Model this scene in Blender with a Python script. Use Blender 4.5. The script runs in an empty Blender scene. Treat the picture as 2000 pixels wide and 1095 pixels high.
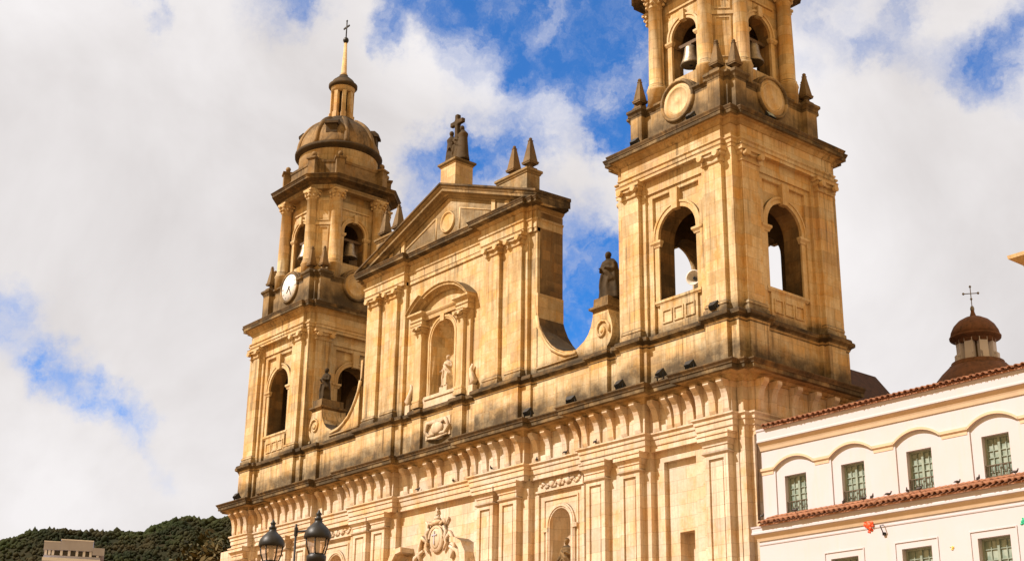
import bpy, bmesh, math, random
from mathutils import Matrix, Vector, noise
R = math.radians
PI = math.pi
random.seed(7)
sc = bpy.context.scene
col = sc.collection

# ------------------------------------------------------------------ camera
CAM = Vector((40.116, -45.506, 1.6))
cF = Vector((-0.72724, 0.59518, 0.34188)); cR = Vector((0.63709, 0.77067, 0.01353)); cU = Vector((0.25542, -0.22765, 0.93965))
cam = bpy.data.cameras.new('camera'); camo = bpy.data.objects.new('camera', cam); col.objects.link(camo)
cam.sensor_width = 36; cam.lens = 2757.43 / 2000 * 36; cam.clip_start = 0.5; cam.clip_end = 6000
camo.matrix_world = Matrix(((cR.x, cU.x, -cF.x, CAM.x), (cR.y, cU.y, -cF.y, CAM.y), (cR.z, cU.z, -cF.z, CAM.z), (0, 0, 0, 1)))
sc.camera = camo

# ------------------------------------------------------------------ sun
SUN_AZ_LEFT = R(23); SUN_EL = R(47)          # towards the left of the facade's normal, afternoon
sun_dir = Vector((-math.sin(SUN_AZ_LEFT) * math.cos(SUN_EL), -math.cos(SUN_AZ_LEFT) * math.cos(SUN_EL), math.sin(SUN_EL)))
sl = bpy.data.lights.new('sun', 'SUN'); sl.energy = 5.0; sl.angle = R(0.5); sl.color = (1.0, 0.89, 0.78)
so = bpy.data.objects.new('sun', sl); col.objects.link(so)
so.rotation_euler = sun_dir.to_track_quat('Z', 'Y').to_euler()

# ------------------------------------------------------------------ exposure
vs = sc.view_settings
vs.view_transform = 'Standard'; vs.look = 'None'; vs.gamma = 1; vs.use_curve_mapping = False
vs.exposure = 0.46

# ------------------------------------------------------------------ sky: blue Nishita air with drifting cloud
world = bpy.data.worlds.new('World'); sc.world = world; world.use_nodes = True
nt = world.node_tree; nt.nodes.clear()
def N(t, **k):
    n = nt.nodes.new(t)
    for a, b in k.items(): setattr(n, a, b)
    return n
def math_node(op, a, b=None, c=None, clamp=False):
    n = N('ShaderNodeMath', operation=op, use_clamp=clamp)
    for i, v in enumerate((a, b, c)):
        if v is None: continue
        if isinstance(v, (int, float)): n.inputs[i].default_value = v
        else: nt.links.new(v, n.inputs[i])
    return n.outputs[0]
sky = N('ShaderNodeTexSky', sky_type='NISHITA'); sky.sun_disc = False
sky.sun_elevation = SUN_EL
sky.sun_rotation = math.atan2(sun_dir.x, sun_dir.y) % (2 * PI)
sky.altitude = 2600; sky.air_density = 1.0; sky.dust_density = 0.4; sky.ozone_density = 3.0
tc = N('ShaderNodeTexCoord'); DIR = tc.outputs['Generated']
def noise_tex(vec, scale, detail, rough, dist=0.0):
    n = N('ShaderNodeTexNoise'); n.inputs['Scale'].default_value = scale; n.inputs['Detail'].default_value = detail
    n.inputs['Roughness'].default_value = rough; n.inputs['Distortion'].default_value = dist
    nt.links.new(vec, n.inputs['Vector']); return n
wn = noise_tex(DIR, 13.0, 7.0, 0.66)
sub = N('ShaderNodeVectorMath', operation='SUBTRACT'); nt.links.new(wn.outputs['Color'], sub.inputs[0]); sub.inputs[1].default_value = (.5, .5, .5)
scl = N('ShaderNodeVectorMath', operation='SCALE'); nt.links.new(sub.outputs[0], scl.inputs[0]); scl.inputs['Scale'].default_value = 0.085
add = N('ShaderNodeVectorMath', operation='ADD'); nt.links.new(DIR, add.inputs[0]); nt.links.new(scl.outputs[0], add.inputs[1])
WD = add.outputs[0]
# gaps of blue between the clouds: (azimuth left of +Y, elevation, angular radius, depth)
GAPS = [#AZ_EL
]
def gap(az, el, rad, wgt):
    d = (-math.sin(R(az)) * math.cos(R(el)), math.cos(R(az)) * math.cos(R(el)), math.sin(R(el)))
    dn = N('ShaderNodeVectorMath', operation='DISTANCE'); nt.links.new(WD, dn.inputs[0]); dn.inputs[1].default_value = d
    mr = N('ShaderNodeMapRange', interpolation_type='SMOOTHSTEP')
    nt.links.new(dn.outputs['Value'], mr.inputs['Value'])
    mr.inputs['From Min'].default_value = R(rad) * 1.45; mr.inputs['From Max'].default_value = 0.0
    mr.inputs['To Min'].default_value = 0; mr.inputs['To Max'].default_value = wgt
    return mr.outputs[0]
GAPS = [
    # the deep blue opening above the centre
    (54.9, 31.3, 2.3, 1.0), (52.3, 31.4, 2.6, 1.0), (50.2, 31.7, 2.1, .95), (53.6, 29.5, 1.5, .5), (49.9, 28.5, 1.5, .8), (51.0, 29.6, 1.2, .45),
    # blue beside the near tower
    (47.2, 30.3, 1.8, .9), (45.8, 31.2, 2.2, .85), (46.5, 28.3, 2.2, 1.0), (47.6, 28.7, 1.4, .8), (45.8, 26.6, 2.1, .95), (46.3, 25.3, 1.6, .8), (44.8, 28.6, 1.8, .75),
    # thin veils round the gable
    (51.5, 26.4, 3.0, .58), (51.4, 24.4, 2.3, .68), (54.0, 24.3, 1.9, .8), (53.3, 25.3, 1.4, .6), (49.6, 25.6, 1.6, .45), (54.5, 22.5, 1.6, .7),
    # the gap between gable and near tower
    (48.0, 21.4, 2.3, .9), (47.8, 19.0, 2.4, 1.0), (48.2, 17.2, 2.0, .95), (46.9, 20.4, 1.5, .7),
    # upper left wisps
    (62.3, 30.1, 1.7, .55), (61.0, 30.9, 1.7, .58), (57.0, 30.8, 1.5, .66), (56.2, 29.2, 1.1, .6), (67.3, 29.3, .9, .6), (67.1, 28.2, .65, .5), (67.9, 30.3, 1.0, .5),
    # lower left streak
    (70.9, 16.7, 1.7, .5), (72.2, 17.6, 1.6, .5), (69.7, 15.5, 1.4, .5), (68.6, 15.0, 1.6, .6), (67.4, 14.2, 1.4, .6), (66.4, 13.5, 1.3, .6), (65.4, 12.8, 1.1, .5), (64.0, 11.6, 1.0, .36), (72.6, 15.6, 1.2, .36),
    # right of the near tower
    (33.5, 28.5, 1.5, .66), (35.2, 28.7, 1.2, .46), (38.0, 28.4, 1.8, .52), (30.4, 27.6, 1.8, .86), (29.0, 28.3, 1.7, .76), (29.0, 26.0, 1.5, .46), (36.0, 30.5, 1.8, .52), (33.1, 30.3, 1.2, .56), (28.5, 30.3, 1.8, .56), (38.4, 30.6, 1.6, .5)]
acc = None
for g in GAPS:
    s = gap(*g)
    acc = s if acc is None else math_node('ADD', acc, s)
acc = math_node('MINIMUM', acc, 1.15)
fn = noise_tex(WD, 17.0, 9.0, 0.64, 0.3)
fine = math_node('MULTIPLY_ADD', fn.outputs['Fac'], 2.0, -1.0)
# wide wandering gaps over the rest of the sky, outside the picture
bn = noise_tex(DIR, 2.2, 3.0, 0.5)
gapv = math_node('ADD', acc, math_node('MULTIPLY', fine, math_node('MULTIPLY_ADD', acc, 0.95, 0.08)))
blue_amt = N('ShaderNodeMapRange', interpolation_type='SMOOTHSTEP'); nt.links.new(gapv, blue_amt.inputs['Value'])
blue_amt.inputs['From Min'].default_value = 0.14; blue_amt.inputs['From Max'].default_value = 1.42; blue_amt.inputs['To Max'].default_value = 0.96
# cloud tone
cn = noise_tex(DIR, 5.0, 6.0, 0.55, 0.3)
cr = N('ShaderNodeValToRGB'); nt.links.new(cn.outputs['Fac'], cr.inputs['Fac'])
cr.color_ramp.elements[0].position = 0.33; cr.color_ramp.elements[0].color = (0.515, 0.487, 0.482, 1)
cr.color_ramp.elements[1].position = 0.66; cr.color_ramp.elements[1].color = (0.672, 0.648, 0.648, 1)
skys = N('ShaderNodeVectorMath', operation='MULTIPLY'); nt.links.new(sky.outputs[0], skys.inputs[0]); skys.inputs[1].default_value = (0.012, 0.092, 0.158)
mx = N('ShaderNodeMixRGB'); nt.links.new(blue_amt.outputs[0], mx.inputs['Fac']); nt.links.new(cr.outputs[0], mx.inputs[1]); nt.links.new(skys.outputs[0], mx.inputs[2])
# bright cloud ahead and right; elsewhere an unseen orange sky added as fill light
vd = N('ShaderNodeVectorMath', operation='DISTANCE'); nt.links.new(WD, vd.inputs[0]); vd.inputs[1].default_value = tuple((cF + cR * 0.62 + Vector((0, 0, .1))).normalized())
fill_mask = N('ShaderNodeMapRange', interpolation_type='SMOOTHSTEP'); nt.links.new(vd.outputs['Value'], fill_mask.inputs['Value'])
fill_mask.inputs['From Min'].default_value = 0.88; fill_mask.inputs['From Max'].default_value = 1.25
mx2 = N('ShaderNodeMixRGB'); nt.links.new(fill_mask.outputs[0], mx2.inputs['Fac']); nt.links.new(mx.outputs[0], mx2.inputs[1]); mx2.inputs[2].default_value = (0.78, 0.50, 0.22, 1)
mx = mx2
bg = N('ShaderNodeBackground'); nt.links.new(mx.outputs[0], bg.inputs['Color']); bg.inputs['Strength'].default_value = 1.0
wo = N('ShaderNodeOutputWorld'); nt.links.new(bg.outputs[0], wo.inputs['Surface'])

# ------------------------------------------------------------------ materials
class Mat:
    def __init__(s, name, rough=0.85, spec=0.25):
        s.m = bpy.data.materials.new(name); s.m.use_nodes = True; s.t = s.m.node_tree
        s.b = s.t.nodes['Principled BSDF']; s.b.inputs['Roughness'].default_value = rough
        s.b.inputs['Specular IOR Level'].default_value = spec
        g = s.t.nodes.new('ShaderNodeNewGeometry'); s.pos = g.outputs['Position']; s.nor = g.outputs['True Normal']
    def n(s, t, **k):
        x = s.t.nodes.new(t)
        for a, b in k.items(): setattr(x, a, b)
        return x
    def l(s, a, b): s.t.links.new(a, b)
    def math(s, op, a, b=None, clamp=False):
        x = s.n('ShaderNodeMath', operation=op, use_clamp=clamp)
        for i, v in enumerate((a, b)):
            if v is None: continue
            if isinstance(v, (int, float)): x.inputs[i].default_value = v
            else: s.l(v, x.inputs[i])
        return x.outputs[0]
    def scalev(s, v, k):
        x = s.n('ShaderNodeVectorMath', operation='MULTIPLY'); s.l(v, x.inputs[0]); x.inputs[1].default_value = k; return x.outputs[0]
    def noise(s, v, scale, detail=4, rough=.55, dist=0):
        x = s.n('ShaderNodeTexNoise'); s.l(v, x.inputs['Vector']); x.inputs['Scale'].default_value = scale
        x.inputs['Detail'].default_value = detail; x.inputs['Roughness'].default_value = rough; x.inputs['Distortion'].default_value = dist
        return x.outputs['Fac']
    def ramp(s, f, stops, interp='LINEAR'):
        x = s.n('ShaderNodeValToRGB'); s.l(f, x.inputs['Fac']); e = x.color_ramp.elements; x.color_ramp.interpolation = interp
        while len(e) < len(stops): e.new(0.5)
        for i, (p, c) in enumerate(stops):
            e[i].position = p; e[i].color = (c[0], c[1], c[2], 1) if isinstance(c, tuple) else (c, c, c, 1)
        return x.outputs[0]
    def mix(s, f, a, b, mode='MIX'):
        x = s.n('ShaderNodeMixRGB', blend_type=mode)
        for i, v in enumerate((f, a, b)):
            if isinstance(v, (int, float)): x.inputs[i].default_value = v
            elif isinstance(v, tuple): x.inputs[i].default_value = (v[0], v[1], v[2], 1)
            else: s.l(v, x.inputs[i])
        return x.outputs[0]
    def rng(s, v, a, b, c=0., d=1., smooth=True):
        x = s.n('ShaderNodeMapRange', interpolation_type='SMOOTHSTEP' if smooth else 'LINEAR'); s.l(v, x.inputs['Value'])
        for nme, val in (('From Min', a), ('From Max', b), ('To Min', c), ('To Max', d)): x.inputs[nme].default_value = val
        return x.outputs[0]
    def color(s, c): s.l(c, s.b.inputs['Base Color']) if not isinstance(c, tuple) else setattr(s.b.inputs['Base Color'], 'default_value', (*c, 1))
    def bump(s, h, strength=.3, dist=.02):
        x = s.n('ShaderNodeBump'); x.inputs['Strength'].default_value = strength; x.inputs['Distance'].default_value = dist
        s.l(h, x.inputs['Height']); s.l(x.outputs[0], s.b.inputs['Normal'])

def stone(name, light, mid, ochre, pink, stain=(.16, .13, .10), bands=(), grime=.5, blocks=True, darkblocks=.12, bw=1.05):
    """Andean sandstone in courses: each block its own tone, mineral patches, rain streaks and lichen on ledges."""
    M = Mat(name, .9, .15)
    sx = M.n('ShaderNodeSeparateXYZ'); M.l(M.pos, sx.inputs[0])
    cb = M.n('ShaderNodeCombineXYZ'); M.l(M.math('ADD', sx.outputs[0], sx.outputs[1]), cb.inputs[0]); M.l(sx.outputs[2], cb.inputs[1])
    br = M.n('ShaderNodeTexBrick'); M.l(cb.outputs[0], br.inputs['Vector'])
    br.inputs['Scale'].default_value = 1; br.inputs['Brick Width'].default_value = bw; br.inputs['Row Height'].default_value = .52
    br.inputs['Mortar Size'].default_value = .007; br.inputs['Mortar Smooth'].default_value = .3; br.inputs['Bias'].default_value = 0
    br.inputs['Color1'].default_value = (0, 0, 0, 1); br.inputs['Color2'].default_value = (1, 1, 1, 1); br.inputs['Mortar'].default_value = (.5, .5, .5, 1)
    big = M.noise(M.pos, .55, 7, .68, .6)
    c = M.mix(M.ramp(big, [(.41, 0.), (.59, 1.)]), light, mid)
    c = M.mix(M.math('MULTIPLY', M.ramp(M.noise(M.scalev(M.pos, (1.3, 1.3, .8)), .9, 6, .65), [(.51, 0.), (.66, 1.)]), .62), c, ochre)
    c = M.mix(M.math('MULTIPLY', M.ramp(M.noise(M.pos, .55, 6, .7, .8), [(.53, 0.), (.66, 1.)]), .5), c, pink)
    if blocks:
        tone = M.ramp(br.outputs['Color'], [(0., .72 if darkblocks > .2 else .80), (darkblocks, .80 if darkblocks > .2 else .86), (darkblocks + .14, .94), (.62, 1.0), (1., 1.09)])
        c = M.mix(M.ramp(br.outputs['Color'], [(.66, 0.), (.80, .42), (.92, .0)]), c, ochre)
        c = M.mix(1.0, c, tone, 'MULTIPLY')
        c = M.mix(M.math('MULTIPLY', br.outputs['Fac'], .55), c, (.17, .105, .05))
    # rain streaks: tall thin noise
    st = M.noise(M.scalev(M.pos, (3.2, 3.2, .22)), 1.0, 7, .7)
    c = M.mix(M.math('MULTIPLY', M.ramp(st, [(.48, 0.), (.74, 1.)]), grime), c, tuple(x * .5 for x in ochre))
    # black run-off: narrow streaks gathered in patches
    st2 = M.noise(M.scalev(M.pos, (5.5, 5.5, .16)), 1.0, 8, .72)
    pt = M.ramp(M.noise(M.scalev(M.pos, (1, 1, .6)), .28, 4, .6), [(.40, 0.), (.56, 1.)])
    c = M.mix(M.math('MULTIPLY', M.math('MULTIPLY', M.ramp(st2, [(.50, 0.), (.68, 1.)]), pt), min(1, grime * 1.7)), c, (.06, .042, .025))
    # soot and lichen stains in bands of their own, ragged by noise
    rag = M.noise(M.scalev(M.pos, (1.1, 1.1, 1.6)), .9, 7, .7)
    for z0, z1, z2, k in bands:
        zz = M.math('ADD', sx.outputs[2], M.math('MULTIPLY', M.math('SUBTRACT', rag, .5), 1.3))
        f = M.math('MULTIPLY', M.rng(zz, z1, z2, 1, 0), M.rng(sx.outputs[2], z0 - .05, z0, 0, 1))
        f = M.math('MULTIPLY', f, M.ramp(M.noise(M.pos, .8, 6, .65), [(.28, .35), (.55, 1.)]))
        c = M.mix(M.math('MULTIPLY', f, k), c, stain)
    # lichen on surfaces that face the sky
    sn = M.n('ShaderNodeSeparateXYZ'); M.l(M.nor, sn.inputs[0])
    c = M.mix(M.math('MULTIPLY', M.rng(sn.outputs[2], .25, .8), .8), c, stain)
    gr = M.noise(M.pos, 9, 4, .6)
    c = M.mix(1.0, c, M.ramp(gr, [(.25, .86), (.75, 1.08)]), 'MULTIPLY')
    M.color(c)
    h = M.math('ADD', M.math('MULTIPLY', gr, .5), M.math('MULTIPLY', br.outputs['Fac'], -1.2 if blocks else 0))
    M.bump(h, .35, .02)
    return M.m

def plain(name, c, rough=.6, metal=0, vary=.2, scale=3, spec=.4):
    M = Mat(name, rough, spec)
    k = M.ramp(M.noise(M.pos, scale, 6, .65), [(.3, 1 - vary), (.7, 1 + vary)])
    M.color(M.mix(1.0, c, k, 'MULTIPLY')); M.b.inputs['Metallic'].default_value = metal
    M.bump(M.noise(M.pos, scale * 6, 3), .15, .01)
    return M.m

STAIN = (.05, .039, .028)
MAT = {}
MAT['upper'] = stone('upper_sandstone', (.66, .545, .36), (.58, .41, .205), (.55, .30, .07), (.56, .42, .315), STAIN,
                     bands=[(18.05, 18.75, 19.7, .9), (20.02, 20.45, 21.2, .9), (29.65, 30.6, 33.0, .7), (37.3, 38.6, 40.5, .5)], grime=.5)
MAT['lower'] = stone('lower_sandstone', (.67, .585, .49), (.64, .50, .36), (.60, .37, .14), (.62, .48, .39), STAIN, grime=.24, darkblocks=.07)
MAT['trim'] = stone('carved_sandstone', (.63, .50, .32), (.56, .395, .195), (.54, .30, .07), (.50, .38, .27), STAIN, bands=[(20.0, 20.4, 21.0, .55)], grime=.28, blocks=False)
MAT['dark'] = stone('weathered_stone', (.085, .062, .038), (.048, .036, .024), (.13, .08, .035), (.04, .034, .027), (.02, .017, .014), grime=.6, blocks=False)
MAT['mid'] = stone('half_weathered_stone', (.30, .205, .105), (.14, .098, .054), (.34, .19, .06), (.07, .055, .04), (.03, .025, .019), grime=.7, blocks=False)
MAT['ledge'] = stone('ledge_stone', (.56, .41, .22), (.44, .305, .15), (.50, .29, .08), (.24, .175, .11), (.03, .025, .019), bands=[(17.70, 18.3, 18.7, .9), (20.15, 20.6, 20.9, .9), (29.25, 29.9, 30.4, .9), (30.3, 33, 34, .55), (34.1, 34.4, 34.8, .7)], grime=.5, blocks=False)
MAT['cap'] = stone('lichen_capstone', (.13, .092, .055), (.055, .042, .027), (.30, .19, .08), (.04, .033, .026), (.022, .019, .015), grime=.8, blocks=False)
MAT['flank'] = stone('mottled_shade_stone', (.34, .23, .115), (.20, .135, .07), (.36, .19, .06), (.11, .08, .05), (.03, .025, .019), bands=[(20.0, 22.5, 26.0, .7)], grime=.6, darkblocks=.45, bw=.52)  # mottled darker stone; on the arch linings its tone paints shade
MAT['pale'] = stone('pale_carved_stone', (.66, .56, .44), (.58, .47, .34), (.58, .42, .24), (.55, .47, .40), (.14, .12, .10), grime=.3, blocks=False)
MAT['statue'] = stone('statue_stone', (.085, .062, .038), (.042, .032, .021), (.12, .075, .03), (.035, .028, .021), (.018, .015, .012), grime=.6, blocks=False)
MAT['pinnacle'] = stone('pinnacle_stone', (.20, .145, .085), (.11, .08, .05), (.26, .15, .06), (.09, .072, .055), (.03, .025, .02), grime=.7, blocks=False)
MAT['attic'] = stone('attic_stone', (.50, .37, .21), (.34, .235, .12), (.46, .26, .07), (.20, .15, .105), STAIN, bands=[(29.5, 30.4, 31.8, .9), (31.5, 32.0, 32.6, .85)], grime=.6, blocks=False)
MAT['dome'] = stone('dome_stone', (.30, .21, .115), (.15, .106, .06), (.32, .18, .06), (.09, .07, .05), (.03, .025, .019), grime=.7, blocks=False)
MAT['iron'] = plain('black_iron', (.018, .02, .024), .45, .3, .3, 8)
MAT['bronze'] = plain('bell_bronze', (.30, .255, .20), .45, .75, .35, 6)
MAT['timber'] = plain('old_timber', (.12, .08, .05), .8, 0, .3, 4)
MAT['clock'] = plain('clock_white', (.80, .81, .82), .5, 0, .05, 2)
MAT['lampblack'] = plain('floodlight_black', (.03, .032, .036), .5, .2, .2, 5)
MAT['horn'] = plain('horn_grey', (.55, .52, .47), .5, 0, .12, 5)
MAT['pigeon'] = plain('pigeon_grey', (.075, .075, .085), .8, 0, .4, 20)
MAT['inside'] = stone('shade_dark_masonry', (.16, .11, .065), (.11, .075, .04), (.16, .09, .035), (.09, .065, .045), STAIN, grime=.4)  # base darkened to paint the unlit tower interiors

def plaster(name):
    M = Mat(name, .8, .2)
    c = M.mix(M.ramp(M.noise(M.pos, .5, 6, .65), [(.35, 0.), (.65, 1.)]), (.53, .525, .60), (.525, .505, .55))
    st = M.noise(M.scalev(M.pos, (2.5, 2.5, .25)), 1., 7, .7)
    c = M.mix(M.math('MULTIPLY', M.ramp(st, [(.52, 0.), (.75, 1.)]), .3), c, (.62, .50, .38))
    M.color(c); M.bump(M.noise(M.pos, 12, 4), .15, .01)
    return M.m
MAT['plaster'] = plaster('white_limewash')
MAT['cove'] = plain('ochre_shade_limewash', (.58, .46, .33), .8, 0, .10, 1.2)  # ochre trim tone, also used to paint the shade under the eaves
def tile_mat(name, a, b, d):
    M = Mat(name, .85, .2)
    c = M.mix(M.ramp(M.noise(M.scalev(M.pos, (4, 4, 2)), 1.0, 3, .6), [(.35, 0.), (.65, 1.)]), a, b)
    c = M.mix(M.ramp(M.noise(M.pos, 5, 5, .7), [(.52, 0.), (.66, .8)]), c, d)
    M.color(c); M.bump(M.noise(M.pos, 20, 3), .3, .01); return M.m
MAT['tile'] = tile_mat('clay_tile', (.36, .18, .11), (.27, .125, .075), (.11, .07, .05))
MAT['oldtile'] = tile_mat('old_clay_tile', (.17, .082, .05), (.12, .06, .038), (.06, .04, .028))
MAT['sash'] = plain('green_painted_sash', (.25, .31, .265), .55, 0, .25, 3)
MAT['grille'] = plain('brown_grille', (.11, .085, .06), .6, 0, .3, 4)
def pane_mat():
    M = Mat('old_window_glass', .16, .5)
    c = M.mix(M.ramp(M.noise(M.scalev(M.pos, (5, 5, 4)), 1.0, 2, .5), [(.40, 0.), (.60, 1.)]), (.19, .26, .23), (.32, .39, .35))
    M.color(c); M.bump(M.noise(M.pos, 7, 2), .25, .02); return M.m
MAT['pane'] = pane_mat()
MAT['red'] = plain('red_paint', (.80, .09, .025), .5, 0, .12, 6)
MAT['green'] = plain('green_paint', (.02, .42, .25), .5, 0, .12, 6)
MAT['yellow'] = plain('yellow_paint', (.75, .55, .12), .5, 0, .12, 6)
def glass_mat():
    m = bpy.data.materials.new('lantern_glass'); m.use_nodes = True; t = m.node_tree
    b = t.nodes['Principled BSDF']; b.inputs['Base Color'].default_value = (.8, .74, .68, 1); b.inputs['Roughness'].default_value = .08
    tr = t.nodes.new('ShaderNodeBsdfTransparent'); tr.inputs[0].default_value = (.95, .86, .78, 1)
    mx = t.nodes.new('ShaderNodeMixShader'); mx.inputs[0].default_value = .28
    t.links.new(tr.outputs[0], mx.inputs[1]); t.links.new(b.outputs[0], mx.inputs[2]); t.links.new(mx.outputs[0], t.nodes['Material Output'].inputs[0])
    return m
MAT['glass'] = glass_mat()

# ------------------------------------------------------------------ mesh builder
WL = {}            # world position of each object's origin
class MB:
    def __init__(s): s.v = []; s.f = []; s.sm = []; s.M = Matrix.Identity(4)
    def add(s, vs, fs, smooth=False):
        o = len(s.v)
        s.v += [s.M @ Vector(v) for v in vs]
        for f in fs:
            s.f.append([i + o for i in f]); s.sm.append(smooth)
        return s
    def box(s, x0, x1, y0, y1, z0, z1):
        vs = [(x0, y0, z0), (x1, y0, z0), (x1, y1, z0), (x0, y1, z0), (x0, y0, z1), (x1, y0, z1), (x1, y1, z1), (x0, y1, z1)]
        return s.add(vs, [(0, 3, 2, 1), (4, 5, 6, 7), (0, 1, 5, 4), (1, 2, 6, 5), (2, 3, 7, 6), (3, 0, 4, 7)])
    def prism(s, poly, y0, y1):                      # polygon in x-z, extruded along y
        n = len(poly)
        vs = [(x, y0, z) for x, z in poly] + [(x, y1, z) for x, z in poly]
        return s.add(vs, [tuple(range(n)), tuple(range(2 * n - 1, n - 1, -1))] + [(i, (i + 1) % n, n + (i + 1) % n, n + i) for i in range(n)])
    def prism_z(s, poly, z0, z1):                    # polygon in x-y, extruded along z
        n = len(poly)
        vs = [(x, y, z0) for x, y in poly] + [(x, y, z1) for x, y in poly]
        return s.add(vs, [tuple(range(n)), tuple(range(2 * n - 1, n - 1, -1))] + [(i, (i + 1) % n, n + (i + 1) % n, n + i) for i in range(n)])
    def lathe(s, c, prof, seg=24, a0=0., a1=2 * PI, sx=1., sy=1., mod=None):
        full = abs(a1 - a0 - 2 * PI) < 1e-6
        m = seg if full else seg + 1
        vs = []
        for r, z in prof:
            for i in range(m):
                a = a0 + (a1 - a0) * i / seg
                k = mod(a, z) if mod else 1
                vs.append((c[0] + r * k * sx * math.cos(a), c[1] + r * k * sy * math.sin(a), c[2] + z))
        fs = []
        for j in range(len(prof) - 1):
            for i in range(seg):
                a = j * m + i; b = j * m + (i + 1) % m
                fs.append((a, b, b + m, a + m))
        s.add(vs, fs, True)
        if full:
            for j in (0, len(prof) - 1):
                if prof[j][0] > 1e-4: s.add([vs[j * m + i] for i in range(m)], [tuple(range(m))])
        return s
    def ell(s, c, rx, ry, rz, seg=12, rings=8):
        return s.lathe(c, [(max(1e-5, math.sin(PI * i / rings)), -rz * math.cos(PI * i / rings)) for i in range(rings + 1)], seg, sx=rx, sy=ry)
    def tube(s, pts, rad, seg=8):
        pts = [Vector(p) for p in pts]; n = len(pts)
        if isinstance(rad, (int, float)): rad = [rad] * n
        vs = []; up = None
        for i, p in enumerate(pts):
            d = (pts[min(i + 1, n - 1)] - pts[max(i - 1, 0)]).normalized()
            if up is None: up = d.orthogonal().normalized()
            else: up = (up - d * up.dot(d)).normalized()
            w = d.cross(up)
            vs += [p + (up * math.cos(2 * PI * k / seg) + w * math.sin(2 * PI * k / seg)) * rad[i] for k in range(seg)]
        fs = [(i * seg + k, i * seg + (k + 1) % seg, (i + 1) * seg + (k + 1) % seg, (i + 1) * seg + k) for i in range(n - 1) for k in range(seg)]
        s.add(vs, fs, True)
        s.add(vs[:seg], [tuple(range(seg))]); s.add(vs[-seg:], [tuple(range(seg))])
        return s
    def mold(s, path, prof, closed=False):           # moulding swept along a plan path, outward = right of travel
        n = len(path); P = [Vector(p) for p in path]; offs = []
        for i in range(n):
            def nrm(a, b):
                d = (b - a).normalized(); return Vector((d.y, -d.x))
            if closed or 0 < i < n - 1:
                n1 = nrm(P[i - 1], P[i]); n2 = nrm(P[i], P[(i + 1) % n])
                k = n1 + n2; offs.append(k / max(.15, 1 + n1.dot(n2)))
            else: offs.append(nrm(P[0], P[1]) if i == 0 else nrm(P[-2], P[-1]))
        m = len(prof)
        vs = [(P[i].x + offs[i].x * o, P[i].y + offs[i].y * o, z) for i in range(n) for o, z in prof]
        fs = []
        for i in range(n if closed else n - 1):
            a = i * m; b = ((i + 1) % n) * m
            for j in range(m - 1): fs.append((a + j, b + j, b + j + 1, a + j + 1))
        if not closed: fs += [tuple(range(m)), tuple(range((n - 1) * m + m - 1, (n - 1) * m - 1, -1))]
        return s.add(vs, fs)
    # walls with round-headed openings, drawn on plane y = -o and facing -y
    def arch_pts(s, c, r, zp, n=16, rise=None):
        h = r if rise is None else rise
        if rise is None or abs(rise - r) < 1e-6: return [(c - r * math.cos(PI * i / n), zp + r * math.sin(PI * i / n)) for i in range(n + 1)]
        Rr = (r * r + h * h) / (2 * h); a = math.asin(min(1, r / Rr))
        return [(c + Rr * math.sin(-a + 2 * a * i / n), zp + h - Rr + Rr * math.cos(-a + 2 * a * i / n)) for i in range(n + 1)]
    def arch_face(s, s0, s1, z0, z1, c, r, zs, zp, o, rise=None):
        A = s.arch_pts(c, r, zp, rise=rise)
        q = lambda a, b, z, w: s.add([(a, -o, z), (b, -o, z), (b, -o, w), (a, -o, w)], [(0, 1, 2, 3)])
        q(s0, c - r, z0, z1); q(c + r, s1, z0, z1)
        if zs > z0 + 1e-4: q(c - r, c + r, z0, zs)
        for (a, za), (b, zb) in zip(A[:-1], A[1:]): s.add([(a, -o, za), (b, -o, zb), (b, -o, z1), (a, -o, z1)], [(0, 1, 2, 3)])
        return A
    def arch_wall(s, s0, s1, z0, z1, c, r, zs, zp, o, oi, rise=None):
        A = s.arch_face(s0, s1, z0, z1, c, r, zs, zp, o, rise); s.arch_face(s0, s1, z0, z1, c, r, zs, zp, oi, rise)
        L = [(c - r, zs)] + A + [(c + r, zs)]
        for (a, za), (b, zb) in zip(L, L[1:] + L[:1]): s.add([(a, -o, za), (b, -o, zb), (b, -oi, zb), (a, -oi, za)], [(0, 1, 2, 3)])
        B = [(s0, z0), (s1, z0), (s1, z1), (s0, z1)]
        for (a, za), (b, zb) in zip(B, B[1:] + B[:1]): s.add([(a, -o, za), (b, -o, zb), (b, -oi, zb), (a, -oi, za)], [(0, 1, 2, 3)])
    def ring(s, c, zp, r, w, o0, o1, n=18, rise=None, legs=None):
        A = s.arch_pts(c, r, zp, n, rise)
        if rise is None: B = s.arch_pts(c, r + w, zp, n)
        else:
            B = s.arch_pts(c, r + w, zp, n, rise + w * .9)
        if legs is not None: A = [(c - r, legs)] + A + [(c + r, legs)]; B = [(c - r - w, legs)] + B + [(c + r + w, legs)]
        for i in range(len(A) - 1):
            vs = [(A[i][0], -o1, A[i][1]), (A[i + 1][0], -o1, A[i + 1][1]), (B[i + 1][0], -o1, B[i + 1][1]), (B[i][0], -o1, B[i][1]),
                  (A[i][0], -o0, A[i][1]), (A[i + 1][0], -o0, A[i + 1][1]), (B[i + 1][0], -o0, B[i + 1][1]), (B[i][0], -o0, B[i][1])]
            fs = [(0, 1, 2, 3), (0, 1, 5, 4), (3, 2, 6, 7)]
            if i == 0: fs.append((0, 3, 7, 4))
            if i == len(A) - 2: fs.append((1, 2, 6, 5))
            s.add(vs, fs)
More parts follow.
